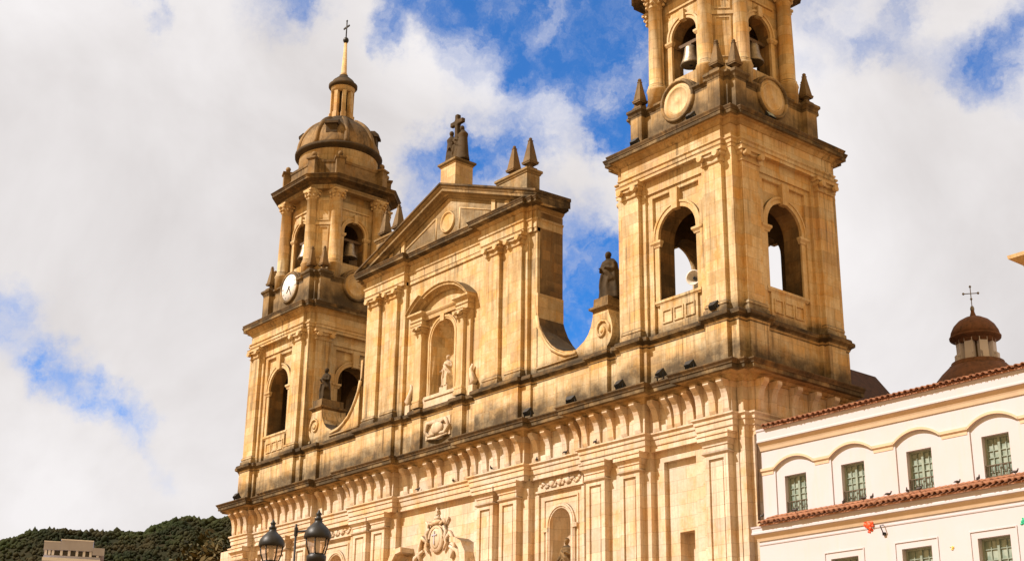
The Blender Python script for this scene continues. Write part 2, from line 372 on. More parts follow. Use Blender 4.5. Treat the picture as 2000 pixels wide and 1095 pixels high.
    def niche(s, c, r, zs, zp, o, n=20):
        vs = [(c - r * math.cos(PI * i / n), -o + r * math.sin(PI * i / n), z) for z in (zs, zp) for i in range(n + 1)]
        s.add(vs, [(i, i + 1, n + 2 + i, n + 1 + i) for i in range(n)], True)
        s.add(vs[:n + 1], [tuple(range(n + 1))])
        m = 10; dv = []
        for j in range(m + 1):
            e = PI / 2 * j / m
            for i in range(n + 1):
                a = PI * i / n
                dv.append((c - r * math.cos(a) * math.cos(e), -o + r * math.sin(a) * math.cos(e), zp + r * math.sin(e)))
        s.add(dv, [(j * (n + 1) + i, j * (n + 1) + i + 1, (j + 1) * (n + 1) + i + 1, (j + 1) * (n + 1) + i) for j in range(m) for i in range(n)], True)
    def build(s, name, mat, parent=None, recalc=True, bevel=0):
        V = s.v
        x0 = min(v.x for v in V); x1 = max(v.x for v in V); y0 = min(v.y for v in V); y1 = max(v.y for v in V); z0 = min(v.z for v in V)
        org = Vector(((x0 + x1) / 2, (y0 + y1) / 2, z0))
        me = bpy.data.meshes.new(name); me.from_pydata([v - org for v in V], [], s.f)
        me.polygons.foreach_set('use_smooth', s.sm)
        bm = bmesh.new(); bm.from_mesh(me)
        bmesh.ops.remove_doubles(bm, verts=bm.verts, dist=1e-4)
        if recalc: bmesh.ops.recalc_face_normals(bm, faces=bm.faces)
        bm.to_mesh(me); bm.free()
        me.materials.append(MAT[mat] if isinstance(mat, str) else mat)
        ob = bpy.data.objects.new(name, me); col.objects.link(ob); ob.location = org; WL[ob.name] = org
        if parent is not None: attach(ob, parent)
        if bevel:
            b = ob.modifiers.new('bevel', 'BEVEL'); b.width = bevel; b.segments = 1; b.limit_method = 'ANGLE'
        return ob
def attach(ob, parent):
    ob.parent = parent; ob.matrix_parent_inverse = Matrix.Translation(-WL[parent.name])
def empty(name, loc, label=None, cat=None, group=None):
    e = bpy.data.objects.new(name, None); col.objects.link(e); e.location = loc; WL[e.name] = Vector(loc); e.empty_display_size = .5
    if label: tag(e, label, cat, group)
    return e
def tag(o, label=None, cat=None, group=None, kind=None):
    if label: o['label'] = label
    if cat: o['category'] = cat
    if group: o['group'] = group
    if kind: o['kind'] = kind
    return o
def shift_copy(o, d, parent=None):
    c = o.copy(); col.objects.link(c); c.location = Vector(o.location) + Vector(d); WL[c.name] = WL[o.name] + Vector(d)
    if parent is not None: attach(c, parent)
    for ch in [x for x in list(bpy.data.objects) if x.parent == o]: shift_copy(ch, d, c)
    return c
RZ = lambda k: Matrix.Rotation(k * PI / 2, 4, 'Z')

# profiles
def cornice_prof(z0, z1, out, back=.35):
    h = z1 - z0
    return [(-back, z0), (.04, z0), (.08, z0 + .10 * h), (.16 * out + .05, z0 + .18 * h), (.22 * out + .05, z0 + .34 * h), (.62 * out, z0 + .38 * h), (.66 * out, z0 + .42 * h), (.86 * out, z0 + .43 * h),
            (.86 * out, z0 + .68 * h), (.90 * out, z0 + .70 * h), (.91 * out, z0 + .78 * h), (.98 * out, z0 + .90 * h), (out, z0 + .93 * h), (out, z1 - .01), (-back, z1 + .06)]
def cap_prof(z0, z1, out, back=.35):
    h = z1 - z0; z = z0 + .69 * h
    return [(-back, z), (.87 * out, z), (.90 * out + .004, z + .01 * h), (.915 * out + .004, z0 + .78 * h), (.985 * out + .004, z0 + .90 * h), (out + .006, z0 + .93 * h), (out + .006, z1 + .0), (-back, z1 + .075)]
def ledge_prof(z0, z1, out, back=.3):
    h = z1 - z0
    return [(-back, z0), (.02, z0), (.05, z0 + .2 * h), (.4 * out, z0 + .35 * h), (out * .9, z0 + .5 * h), (out, z0 + .55 * h), (out, z0 + .85 * h), (out * .8, z1), (-back, z1 + .03)]
def base_prof(z0, h, out=.12, back=.15):
    return [(-back, z0), (out, z0), (out, z0 + .38 * h), (out * .9, z0 + .45 * h), (out * .55, z0 + .52 * h), (out * .5, z0 + .6 * h), (out * .75, z0 + .68 * h), (out * .7, z0 + .85 * h), (.02, z0 + h), (-back, z0 + h)]

# ================================================================== SETTING: ground
g = MB(); g.add([(-1500, -600, 0), (900, -600, 0), (900, 900, 0), (-1500, 900, 0)], [(0, 1, 2, 3)])
Mg = Mat('bounce_paving', .8, .2)  # unseen ground, orange chosen to bounce warm light onto the stone
cg = Mg.mix(Mg.ramp(Mg.noise(Mg.pos, .3, 6, .6), [(.3, 0.), (.7, 1.)]), (.27, .165, .075), (.21, .128, .058)); Mg.color(cg); Mg.bump(Mg.noise(Mg.pos, 6), .2, .02)
MAT['paving'] = Mg.m
go = g.build('plaza', 'paving'); tag(go, 'wide paved plaza in front of the cathedral, tinted orange to bounce warm light', 'plaza', None, 'structure')

# ================================================================== CATHEDRAL
cath = empty('cathedral', (-17, 0, 0), 'twin towered ochre sandstone cathedral with a pedimented centre and carved cornices', 'cathedral')
CX = -17.0
# ---- lower storey: plan of the entablature (x from left to right), resaults over the coupled pilasters
W3, W6, W9 = 3.3, 3.62, 3.92
GRP = [(-37.3, -35.35), (-32.35, -28.3), (-24.35, -20.3), (-13.7, -9.65), (-5.7, -1.65), (1.35, 3.3)]
def front_path(oflat, ores, xl=-37.65, xr=3.65, wl=None):
    p = []
    # left flank, coming forward
    p += [(-37.95 - (ores - W9) , 3.0), (-37.95 - (ores - W9), -3.3), (-37.65, -3.3), (-37.65, -oflat), (-37.3, -oflat), (-37.3, -ores), (-35.35, -ores), (-35.35, -oflat)]
    for a, b in GRP[1:-1]: p += [(a, -oflat), (a, -ores), (b, -ores), (b, -oflat)]
    p += [(1.35, -oflat), (1.35, -ores), (3.3, -ores), (3.3, -oflat), (3.65, -oflat), (3.65, -3.3), (3.95 + (ores - W9), -3.3), (3.95 + (ores - W9), 3.0)]
    return p
fac = MB()
# bays of wall: niche bays, tower bays with small windows, the central bay
def rect_hole_face(m, s0, s1, z0, z1, h0, h1, hz0, hz1, o, depth):
    q = lambda a, b, z, w: m.add([(a, -o, z), (b, -o, z), (b, -o, w), (a, -o, w)], [(0, 1, 2, 3)])
    q(s0, h0, z0, z1); q(h1, s1, z0, z1); q(h0, h1, z0, hz0); q(h0, h1, hz1, z1)
    L = [(h0, hz0), (h1, hz0), (h1, hz1), (h0, hz1)]
    for (a, za), (b, zb) in zip(L, L[1:] + L[:1]): m.add([(a, -o, za), (b, -o, zb), (b, -o + depth, zb), (a, -o + depth, za)], [(0, 1, 2, 3)])
q = lambda m, a, b, z, w, o: m.add([(a, -o, z), (b, -o, z), (b, -o, w), (a, -o, w)], [(0, 1, 2, 3)])
TOPW = 15.5
for a, b in ((-24.4, -9.6),): q(fac, a, b, 0, TOPW, W3)
for x0, x1, nc in ((-9.6, -5.65, -7.7), (-28.35, -24.4, -26.3)):
    fac.arch_face(x0, x1, 0, TOPW, nc, .70, 10.2, 13.12, W3); fac.niche(nc, .70, 10.2, 13.12, W3)
for tx in (0, -34):
    q(fac, tx - 5.65, tx - 1.6, 0, TOPW, W3 + .02); q(fac, tx + 1.3, tx + 3.64, 0, TOPW, W3 + .02)
    m2 = MB()
    # sunk panel with a small window
    rect_hole_face(fac, tx - 1.6, tx + 1.3, 0, TOPW, tx - 1.12, tx + .72, 9.0, 14.86, W3 + .02, .22)
    rect_hole_face(fac, tx - 1.12, tx + .72, 9.0, 14.86, tx - .50, tx + .33, 9.9, 11.86, W3 - .20, .55)
    q(fac, tx - .50, tx + .33, 9.9, 11.86, W3 - .75)
fac.box(3.35, 3.64, -3.6, 30, 0, 17.2); fac.box(-37.64, -37.35, -3.6, 30, 0, 17.2)     # flanks
fac.box(3.60, 3.95, -3.28, -1.6, 0, 15.45); fac.box(3.60, 3.95, 1.2, 3.0, 0, 15.45)
facade = fac.build('facade', 'lower', cath)
# backing piers + pilasters of the giant order
PIL = [(-37.05, -35.75), (-32.0, -30.8), (-29.85, -28.65), (-23.85, -22.6), (-22.1, -20.9), (-13.1, -11.9), (-11.4, -10.15), (-5.35, -4.15), (-3.2, -2.0), (1.75, 3.0)]
for a, b in GRP:
    m = MB(); m.box(a, b, -3.6, -3.1, 0, 15.45); m.build('pier', 'lower', facade)
for a, b in PIL:
    m = MB()
    m.box(a, b, -3.84, -3.5, 0, 14.55)
    for (c, d) in ((a, a + .22), (b - .22, b)): m.box(c, d, -3.92, -3.835, 0, 14.553)
    m.box(a + .218, b - .218, -3.918, -3.835, 14.36, 14.552)
    m.box(a + .33, b - .33, -3.875, -3.835, 0, 14.25)
    m.build('pilaster', 'lower', facade)
    m = MB(); w = .0
    P = [(a, -3.55), (a, -3.92), (b, -3.92), (b, -3.55)]
    m.mold(P, [(-.2, 14.55), (.05, 14.55), (.09, 14.60), (.05, 14.66), (.02, 14.68), (.02, 14.86), (.06, 14.88), (.06, 14.93), (.13, 15.04), (.20, 15.10), (.20, 15.27), (.24, 15.29), (.24, 15.36), (-.2, 15.37)])
    m.build('capital', 'lower', facade)
# architrave + frieze
ent = MB()
ent.mold(front_path(3.55, W9 - .02), [(-.5, 15.34), (.0, 15.34), (.0, 15.57), (.045, 15.58), (.045, 15.83), (.09, 15.84), (.09, 15.96), (.17, 16.05), (.17, 16.12), (-.02, 16.16), (-.02, 17.5), (-.5, 17.5)])
ent.build('entablature', 'lower', facade)
cor = MB()
cor.mold(front_path(3.55, W9 - .02), cornice_prof(17.42, 18.06, .84, .6))
cornice = cor.build('main_cornice', 'ledge', facade)
m = MB(); m.mold(front_path(3.55, W9 - .02), cap_prof(17.42, 18.06, .84, .6)); m.build('cornice_cap', 'cap', cornice) if False else m.build('cornice_cap', 'cap', facade)
# consoles under the cornice
def console(x, y, facing=(0, -1), w=.32):
    m = MB()
    prof = [(0, 16.17), (.07, 16.17), (.11, 16.3), (.12, 16.55), (.145, 16.75), (.19, 16.93), (.26, 17.09), (.36, 17.22), (.44, 17.29), (.48, 17.34), (.48, 17.47), (0, 17.47)]
    vs = []
    for sgn in (-1, 1):
        for o, z in prof:
            k = w / 2 * (1.12 - .16 * min(1, (z - 16.17) / 1.0))
            if facing == (0, -1): vs.append((x + sgn * k, y - o, z))
            else: vs.append((x + o, y + sgn * k, z))
    n = len(prof)
    m.add(vs, [tuple(range(n)), tuple(range(2 * n - 1, n - 1, -1))] + [(i, (i + 1) % n, n + (i + 1) % n, n + i) for i in range(n)])
    return m
yF, yR = -3.55 + .02, -(W9 - .02) + .02
cons = []
for c in (CX,):
    for k in (-2.12, 0, 2.12): cons += [(c + k - .42, yF), (c + k + .42, yF)]
for nc in (-7.68, -26.32):
    for k in (-1.0, 1.0): cons += [(nc + k - .43, yF), (nc + k + .43, yF)]
for tx in (0, -34):
    for k in (-.75, .5): cons += [(tx - .1 + k - .38, yF), (tx - .1 + k + .38, yF)]
for a, b in GRP[1:-1]:
    for i in range(5): cons.append(((a + b) / 2 + (i - 2) * .84, yR))
for a, b in (GRP[0], GRP[-1]):
    for i in range(3): cons.append(((a + b) / 2 + (i - 1) * .72, yR))
for x, y in cons: console(x, y).build('console', 'lower', facade)
for y in (-3.0, -2.2, -.9, .3, 1.5, 2.6): console(3.93, y, (1, 0)).build('console', 'lower', facade)
# relief panel + surround over each lower niche
for nc in (-7.68, -26.32):
    m = MB(); m.ring(nc, 13.12, .72, .26, W3 - .05, W3 + .09, legs=10.2); m.ring(nc, 13.12, .80, .10, W3 - .05, W3 + .13, legs=10.2)
    for sg in (-1, 1): m.box(nc + sg * .98 - .18, nc + sg * .98 + .18, -W3 - .14, -W3 + .05, 12.86, 13.05)
    m.build('niche_surround', 'lower', facade)
    m = MB()
    m.box(nc - 1.62, nc + 1.62, -W3 - .07, -W3 + .05, 14.62, 14.74); m.box(nc - 1.62, nc + 1.62, -W3 - .17, -W3 + .05, 14.70, 14.79)
    for sg in (-1, 1): m.box(nc + sg * 1.55 - .09, nc + sg * 1.55 + .09, -W3 - .10, -W3 + .05, 10, 14.62)
    for sg in (-1, 1): m.box(nc + sg * 1.15 - .04, nc + sg * 1.15 + .04, -W3 - .05, -W3 + .05, 10, 14.3)
    m.box(nc - 1.19, nc + 1.19, -W3 - .055, -W3 + .05, 14.3, 14.38)
    m.build('niche_frame', 'lower', facade)
    m = MB(); m.box(nc - 1.5, nc + 1.5, -W3 - .05, -W3 + .05, 14.80, 15.25)
    rnd = random.Random(3)
    for i in range(26):
        x = nc - 1.3 + 2.6 * i / 25; m.ell((x, -W3 - .06, 15.02 + .1 * math.sin(i * 1.3)), .09 + .04 * rnd.random(), .07, .06 + .05 * rnd.random(), 8, 5)
    for k in (-.55, 0, .55): m.ell((nc + k, -W3 - .08, 15.03), .17, .10, .17, 12, 8)
    m.build('carved_relief', 'lower', facade)
# coat of arms over the central door
m = MB()
y = -W3 - .02
m.ell((CX, y - .05, 13.62), .60, .14, .74, 20, 10); m.ring(CX, 13.62, .50, .12, W3, W3 + .2)
for sg in (-1, 1):
    m.tube([(CX + sg * .58, y - .1, 14.15), (CX + sg * .82, y - .12, 13.9), (CX + sg * .72, y - .12, 13.6), (CX + sg * .86, y - .1, 13.3), (CX + sg * .6, y - .08, 12.95)], [.08, .11, .08, .1, .06])
    m.tube([(CX + sg * .7, y - .06, 13.4), (CX + sg * 1.15, y - .1, 13.75), (CX + sg * 1.35, y - .08, 13.45), (CX + sg * 1.5, y - .06, 13.0), (CX + sg * 1.25, y - .05, 12.5)], [.10, .14, .10, .14, .10])
    m.tube([(CX + sg * 1.1, y - .06, 13.1), (CX + sg * 1.75, y - .09, 12.8), (CX + sg * 2.0, y - .06, 12.3), (CX + sg * 1.9, y - .05, 11.6)], [.09, .13, .14, .1])
    m.tube([(CX + sg * .25, y - .08, 14.3), (CX + sg * .62, y - .12, 14.42), (CX + sg * .72, y - .08, 14.2)], [.08, .1, .06])
    m.tube([(CX + sg * .62, y - .05, 14.1), (CX + sg * .95, y - .06, 14.55)], [.04, .06])
m.ell((CX, y - .1, 14.42), .36, .16, .17, 14, 8); m.ell((CX, y - .1, 14.62), .2, .12, .14, 12, 8); m.ell((CX, y - .1, 14.82), .07, .07, .1)
m.box(CX - .035, CX + .035, y - .15, y, 14.86, 15.15); m.box(CX - .1, CX + .1, y - .145, y, 14.98, 15.05)
coat = m.build('coat_of_arms', 'lower', facade)
m = MB(); m.ell((CX, y - .12, 13.60), .40, .12, .54, 20, 10); m.build('shield', 'pale', coat)
m = MB(); m.box(CX - .035, CX + .035, y - .27, y - .15, 13.3, 13.95); m.box(CX - .2, CX + .2, y - .268, y - .15, 13.72, 13.79)
m.build('shield_cross', plain('grey_relief', (.42, .42, .50), .8), coat)
# broken door pediment whose ends just show
for sg in (-1, 1):
    m = MB()
    pts = [(CX + sg * 3.35, 11.6), (CX + sg * 3.3, 12.5), (CX + sg * 2.95, 13.05), (CX + sg * 2.5, 13.28), (CX + sg * 2.05, 13.33), (CX + sg * 2.05, 13.10), (CX + sg * 2.5, 13.02), (CX + sg * 2.8, 12.7), (CX + sg * 2.95, 12.0), (CX + sg * 2.95, 11.6)]
    m.prism(pts if sg > 0 else pts[::-1], -4.15, -3.2); m.box(min(CX + sg * 3.4, CX + sg * 1.9), max(CX + sg * 3.4, CX + sg * 1.9), -3.9, -3.2, 0, 12.2)
    m.build('door_pediment', 'lower', facade)

# ---- attic plinth between the cornice and the upper order
def plinth_path(o0, extra=0.):
    # pedestal fronts stand forward under the pilasters above
    p = [(-37.55 - extra, 3.2), (-37.55 - extra, -3.55)]
    def step(a, b, o, base): return [(a, -base), (a, -o), (b, -o), (b, -base)]
    t = -34
    p = [(t - 3.62, 3.2), (t - 3.62, -3.6)] + step(t - 3.15, t - 1.98, 3.8, 3.6) + [(t - 1.75, -3.6), (t - 1.75, -3.42), (t + 1.75, -3.42), (t + 1.75, -3.6)] + step(t + 1.95, t + 3.12, 3.8, 3.6) + [(t + 3.62, -3.6), (t + 3.62, -3.42)]
    p += [(-29.75, -3.42), (-29.75, -3.62), (-28.55, -3.62), (-28.55, -3.42)]
    p += [(-24.35, -3.42), (-24.35, -3.75), (-20.9, -3.75), (-20.9, -3.55), (-20.3, -3.55), (-20.3, -3.42)]
    p += [(-19.15, -3.42), (-19.15, -3.66), (-18.4, -3.66), (-18.4, -3.5), (-15.6, -3.5), (-15.6, -3.66), (-14.85, -3.66), (-14.85, -3.42)]
    p += [(-13.7, -3.42), (-13.7, -3.75), (-10.35, -3.75), (-10.35, -3.55), (-9.65, -3.55), (-9.65, -3.42)]
    p += [(-5.45, -3.42), (-5.45, -3.62), (-4.25, -3.62), (-4.25, -3.42)]
    t = 0
    p += [(t - 3.62, -3.42), (t - 3.62, -3.6)] + step(t - 3.15, t - 1.98, 3.8, 3.6) + [(t - 1.75, -3.6), (t - 1.75, -3.42), (t + 1.75, -3.42), (t + 1.75, -3.6)] + step(t + 1.95, t + 3.12, 3.8, 3.6)
    # right flank of the near tower
    p += [(3.6, -3.6), (3.6, -3.12), (3.8, -3.12), (3.8, -1.95), (3.6, -1.95), (3.6, -1.75), (3.42, -1.75), (3.42, 1.75), (3.6, 1.75), (3.6, 1.95), (3.8, 1.95), (3.8, 3.12), (3.6, 3.12), (3.6, 3.6), (0, 3.6)]
    return p
m = MB(); m.mold(plinth_path(0), [(-.9, 18.0), (.10, 18.0), (.10, 18.28), (.02, 18.36), (0, 18.38), (0, 20.1), (-.9, 20.1)])
plinth = m.build('attic_plinth', 'upper', cath)
m = MB(); m.mold(plinth_path(0), ledge_prof(20.05, 20.46, .20, .9)); m.build('plinth_moulding', 'ledge', plinth)
m = MB(); m.mold(plinth_path(0), [(-.9, 20.30), (.19, 20.30), (.205, 20.32), (.205, 20.42), (.165, 20.47), (-.9, 20.50)]); m.build('ledge_cap', 'cap', plinth)
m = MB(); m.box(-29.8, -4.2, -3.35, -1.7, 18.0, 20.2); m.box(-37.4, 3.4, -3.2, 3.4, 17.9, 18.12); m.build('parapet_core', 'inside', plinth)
m = MB()   # carved cartouche below the central niche
y = -3.5
m.box(CX - 1.05, CX + 1.05, y - .05, y + .05, 18.75, 19.75)
for sg in (-1, 1):
    m.tube([(CX + sg * .25, y - .08, 19.5), (CX + sg * .75, y - .14, 19.6), (CX + sg * 1.0, y - .1, 19.2), (CX + sg * .7, y - .1, 18.9), (CX + sg * .2, y - .08, 18.95)], [.06, .12, .1, .12, .06])
m.ell((CX, y - .1, 19.25), .5, .14, .34, 16, 8); m.tube([(CX - .9, y - .1, 18.8), (CX, y - .16, 18.68), (CX + .9, y - .1, 18.8)], [.05, .09, .05])
m.build('cartouche', 'pale', plinth)

# ---- central gable
XL, XR = -24.5, -9.5
gw = MB()
def rect_niche_wall():
    gw.arch_face(XL, XR, 20.2, 29.3, CX, 1.0, 21.1, 24.15, W3); gw.niche(CX, 1.0, 21.1, 24.15, W3)
rect_niche_wall()
SL = (32.45 - 29.5) / 8.0
gw.add([(XL, -W3, 29.3), (XR, -W3, 29.3), (XR, -W3, 29.5 + .25), (CX, -W3, 32.3), (XL, -W3, 29.75)], [(0, 1, 2, 3, 4)])
B = -1.65
gw.add([(XL, B, 20.2), (XR, B, 20.2), (XR, B, 29.75), (CX, B, 32.3), (XL, B, 29.75)], [(0, 1, 2, 3, 4)])
for x in (XL, XR): gw.add([(x, -W3, 20.2), (x, B, 20.2), (x, B, 29.75), (x, -W3, 29.75)], [(0, 1, 2, 3)])
gw.add([(XR, -W3, 29.75), (XR, B, 29.75), (CX, B, 32.3), (CX, -W3, 32.3)], [(0, 1, 2, 3)]); gw.add([(XL, -W3, 29.75), (XL, B, 29.75), (CX, B, 32.3), (CX, -W3, 32.3)], [(0, 1, 2, 3)])
gable = gw.build('central_gable', 'upper', cath)
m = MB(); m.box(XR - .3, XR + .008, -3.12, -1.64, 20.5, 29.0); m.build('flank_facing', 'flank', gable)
def upper_capital(a, b, of, ob, z0, z1, M=None, vol=True):
    m = MB()
    if M is not None: m.M = M
    h = z1 - z0
    P = [(a, -ob), (a, -of), (b, -of), (b, -ob)]
    m.mold(P, [(-.15, z0), (.06, z0), (.08, z0 + .07 * h), (.02, z0 + .12 * h), (.02, z0 + .40 * h), (.10, z0 + .5 * h), (.14, z0 + .62 * h), (.12, z0 + .70 * h), (.20, z0 + .74 * h), (.20, z0 + .92 * h), (.23, z0 + h), (-.15, z0 + h + .01)])
    if vol:
        for x in (a + .07, b - .07):
            sv = MB(); rr = .20 * h + .02
            base = m.M @ Matrix.Translation((x, -of - .12, z0 + .50 * h)) @ Matrix.Rotation(-PI / 2, 4, 'X')
            old = m.M; m.M = base
            m.lathe((0, 0, 0), [(rr, -.20), (rr, 0.0), (rr * .8, .02), (rr * .7, .0), (rr * .45, .0), (rr * .35, .05), (.001, .06)], 14); m.M = old
        m.tube([(a + .1, -of - .09, z0 + .62 * h), ((a + b) / 2, -of - .10, z0 + .5 * h), (b - .1, -of - .09, z0 + .62 * h)], [.05, .07, .05], 6)
    return m
def upper_pilaster(a, b, of, ob, zb, zt, M=None):
    m = MB()
    if M is not None: m.M = M
    m.box(a, b, -of, -ob, zb - .02, zt + .02)
    m.mold([(a, -ob - .0), (a, -of), (b, -of), (b, -ob)], base_prof(zb, .52, .13))
    return m
GP = [(CX - 6.75, CX - 5.7), (CX - 5.0, CX - 3.95), (CX + 3.95, CX + 5.0), (CX + 5.7, CX + 6.75)]
for a, b in ((CX - 7.2, CX - 3.4), (CX + 3.4, CX + 7.0)):
    m = MB(); m.box(a, b, -3.5, -3.2, 20.4, 29.1); m.build('pier', 'upper', gable)
for a, b in GP:
    upper_pilaster(a, b, 3.7, 3.45, 20.45, 27.38).build('pilaster', 'upper', gable)
    upper_capital(a, b, 3.7, 3.4, 27.36, 27.96).build('capital', 'trim', gable)
def gable_path(of, orr):
    return [(XL, -1.65), (XL, -of), (CX - 7.2, -of), (CX - 7.2, -orr), (CX - 3.4, -orr), (CX - 3.4, -of), (CX + 3.4, -of), (CX + 3.4, -orr), (CX + 6.85, -orr), (CX + 6.85, -of - .1), (XR - .25, -of - .1), (XR - .25, -of), (XR, -of), (XR, -1.65)]
m = MB(); m.mold(gable_path(3.38, 3.68), [(-.3, 27.94), (0, 27.94), (0, 28.14), (.03, 28.15), (.03, 28.5), (.09, 28.56), (.09, 28.64), (-.02, 28.67), (-.02, 29.15), (-.3, 29.15)])
m.build('entablature', 'upper', gable)
m = MB(); m.mold(gable_path(3.38, 3.68), cornice_prof(29.08, 29.56, .55, .4)); m.build('gable_cornice', 'ledge', gable)
m = MB(); m.mold(gable_path(3.38, 3.68), cap_prof(29.08, 29.56, .55, .4)); m.build('cornice_cap', 'cap', gable)
# raking cornice: moulding swept up the slope
def raking(sgn):
    m = MB()
    x1 = CX + sgn * 8.05; z1 = 29.45; x0 = CX; z0 = 32.45
    t = Vector((x0 - x1, 0, z0 - z1)).normalized(); up = Vector((-t.z * (1 if sgn < 0 else 1), 0, t.x)) if sgn < 0 else Vector((t.z, 0, -t.x))
    if up.z < 0: up = -up
    prof = [(3.0, -.30), (3.38, -.30), (3.42, -.22), (3.52, -.18), (3.56, -.06), (3.78, -.02), (3.80, .12), (3.84, .14), (3.93, .28), (3.95, .34), (1.6, .42), (1.6, -.05)]
    n = len(prof); vs = []
    for xx, zz, vert in ((x1, z1, False), (x0, z0, True)):
        for o, h in prof:
            if vert: vs.append((xx, -o, zz + h / abs(t.x)))
            else: p = Vector((xx, 0, zz)) + Vector((0, 0, h / abs(t.x))); vs.append((p.x, -o, p.z))
    m.add(vs, [tuple(range(n)), tuple(range(n, 2 * n))] + [(i, (i + 1) % n, n + (i + 1) % n, n + i) for i in range(n)])
    # resault blocks over the pilaster pairs
    for d in (4.05, 4.75):
        pass
    return m
for sgn in (-1, 1):
    raking(sgn).build('raking_cornice', 'ledge', gable)
    m = MB(); x1, z1 = CX + sgn * 8.08, 29.44; tx = math.cos(math.atan2(3.0, 8.05)); vs = []
    pr = [(3.87, .24), (3.95, .27), (3.975, .30), (3.975, .39), (1.58, .48), (1.58, .3)]
    for xx, zz in ((x1, z1), (CX, 32.45)): vs += [(xx, -o, zz + h / tx) for o, h in pr]
    m.add(vs, [tuple(range(6)), tuple(range(6, 12))] + [(i, (i + 1) % 6, 6 + (i + 1) % 6, 6 + i) for i in range(6)]); m.build('raking_cap', 'cap', gable)
# tympanum panels and medallion
m = MB()
for sgn in (-1, 1):
    tri = [(CX + sgn * 1.05, 29.95), (CX + sgn * 4.6, 29.95), (CX + sgn * 1.05, 31.25)]
    for (p, qq) in zip(tri, tri[1:] + tri[:1]): m.tube([(p[0], -W3 - .0, p[1]), (qq[0], -W3 - .0, qq[1])], .055, 6)
    m.box(min(CX + sgn * 5.35, CX + sgn * 5.0), max(CX + sgn * 5.35, CX + sgn * 5.0), -3.42, -3.2, 29.5, 30.35)
    m.box(min(CX + sgn * 4.2, CX + sgn * 3.9), max(CX + sgn * 4.2, CX + sgn * 3.9), -3.42, -3.2, 29.5, 30.75)
m.build('tympanum_mouldings', 'trim', gable)
m = MB(); m.M = Matrix.Translation((CX, -W3, 30.72)) @ Matrix.Rotation(PI / 2, 4, 'X')
m.lathe((0, 0, 0), [(.001, .06), (.3, .05), (.46, .03), (.50, .03), (.53, .10), (.60, .10), (.63, .02), (.63, -.05)], 28)
m.build('medallion', 'trim', gable)
# niche aedicule
y0 = -3.62
for sg in (-1, 1):
    a, b = sorted((CX + sg * 1.56, CX + sg * 2.10))
    m = MB(); m.box(a, b, -3.68, -3.25, 21.05, 24.75); m.mold([(a, -3.25), (a, -3.68), (b, -3.68), (b, -3.25)], base_prof(20.6, .5, .08)); m.build('niche_pilaster', 'trim', gable)
    upper_capital(a, b, 3.68, 3.3, 24.72, 25.12).build('niche_capital', 'trim', gable)
    a2, b2 = sorted((CX + sg * 2.12, CX + sg * 2.45)); m = MB(); m.box(a2, b2, -3.48, -3.25, 20.5, 25.2); m.build('niche_jamb', 'trim', gable)
    m = MB(); a, b = sorted((CX + sg * 1.5, CX + sg * 2.5))
    m.mold([(a, -3.3), (a, -3.74), (b, -3.74), (b, -3.3)], [(-.2, 25.12), (.0, 25.12), (.0, 25.35), (.05, 25.4), (.0, 25.44), (.0, 25.62), (.1, 25.7), (.18, 25.76), (.18, 25.86), (-.2, 25.88)])
    m.build('impost_block', 'trim', gable)
m = MB(); m.mold([(CX - 1.5, -3.3), (CX - 1.5, -3.5), (CX + 1.5, -3.5), (CX + 1.5, -3.3)], [(-.2, 25.42), (.0, 25.42), (.02, 25.6), (.08, 25.68), (.12, 25.76), (.12, 25.84), (-.2, 25.86)])
m.ring(CX, 24.15, 1.02, .26, 3.25, 3.42, legs=21.1); m.ring(CX, 24.15, 1.12, .09, 3.25, 3.46, legs=21.1)
m.box(CX - .16, CX + .16, -3.52, -3.25, 25.05, 25.44)
m.build('niche_surround', 'trim', gable)
m = MB(); m.box(CX - 1.5, CX + 1.5, -3.5, -3.2, 20.44, 21.08); m.box(CX - 1.35, CX + 1.35, -3.56, -3.2, 20.95, 21.12); m.build('niche_sill', 'pale', gable)
m = MB()
def segment_band(m, o0, o1, z_base, half, rise, thick, a_from, a_to, n=24):
    Rr = (half * half + rise * rise) / (2 * rise); zc = z_base + rise - Rr; A = math.asin(half / Rr)
    pr = [(o0, -thick), (o0 + (o1 - o0) * .35, -thick), (o0 + (o1 - o0) * .45, -thick * .6), (o0 + (o1 - o0) * .85, -thick * .5), (o0 + (o1 - o0) * .87, -.18 * thick), (o1, -.08 * thick), (o1, 0), (o0, .04)]
    vs = []; k = len(pr)
    for i in range(n + 1):
        t = A * (a_from + (a_to - a_from) * i / n)
        for o, h in pr: vs.append((CX + (Rr + h) * math.sin(t), -o, zc + (Rr + h) * math.cos(t)))
    fs = [tuple(range(k)), tuple(range(n * k, n * k + k))]
    for i in range(n):
        for j in range(k): fs.append((i * k + j, i * k + (j + 1) % k, (i + 1) * k + (j + 1) % k, (i + 1) * k + j))
    m.add(vs, fs)
segment_band(m, 3.25, 3.80, 25.88, 2.72, 1.22, .36, -.52, .52); segment_band(m, 3.25, 4.02, 25.88, 2.72, 1.22, .36, -1, -.52); segment_band(m, 3.25, 4.02, 25.88, 2.72, 1.22, .36, .52, 1)
m.build('niche_hood', 'ledge', gable)
for sg in (-1, 1):    # pale scroll vases beside the niche
    m = MB(); x = CX + sg * 2.72
    m.box(x - .2, x + .2, -3.62, -3.25, 20.45, 20.95)
    m.tube([(x - sg * .05, -3.45, 20.95), (x + sg * .12, -3.48, 21.2), (x - sg * .08, -3.48, 21.55), (x - sg * .16, -3.46, 21.85), (x - sg * .05, -3.44, 22.1)], [.16, .2, .14, .1, .05], 8)
    m.build('scroll_vase', 'pale', gable)
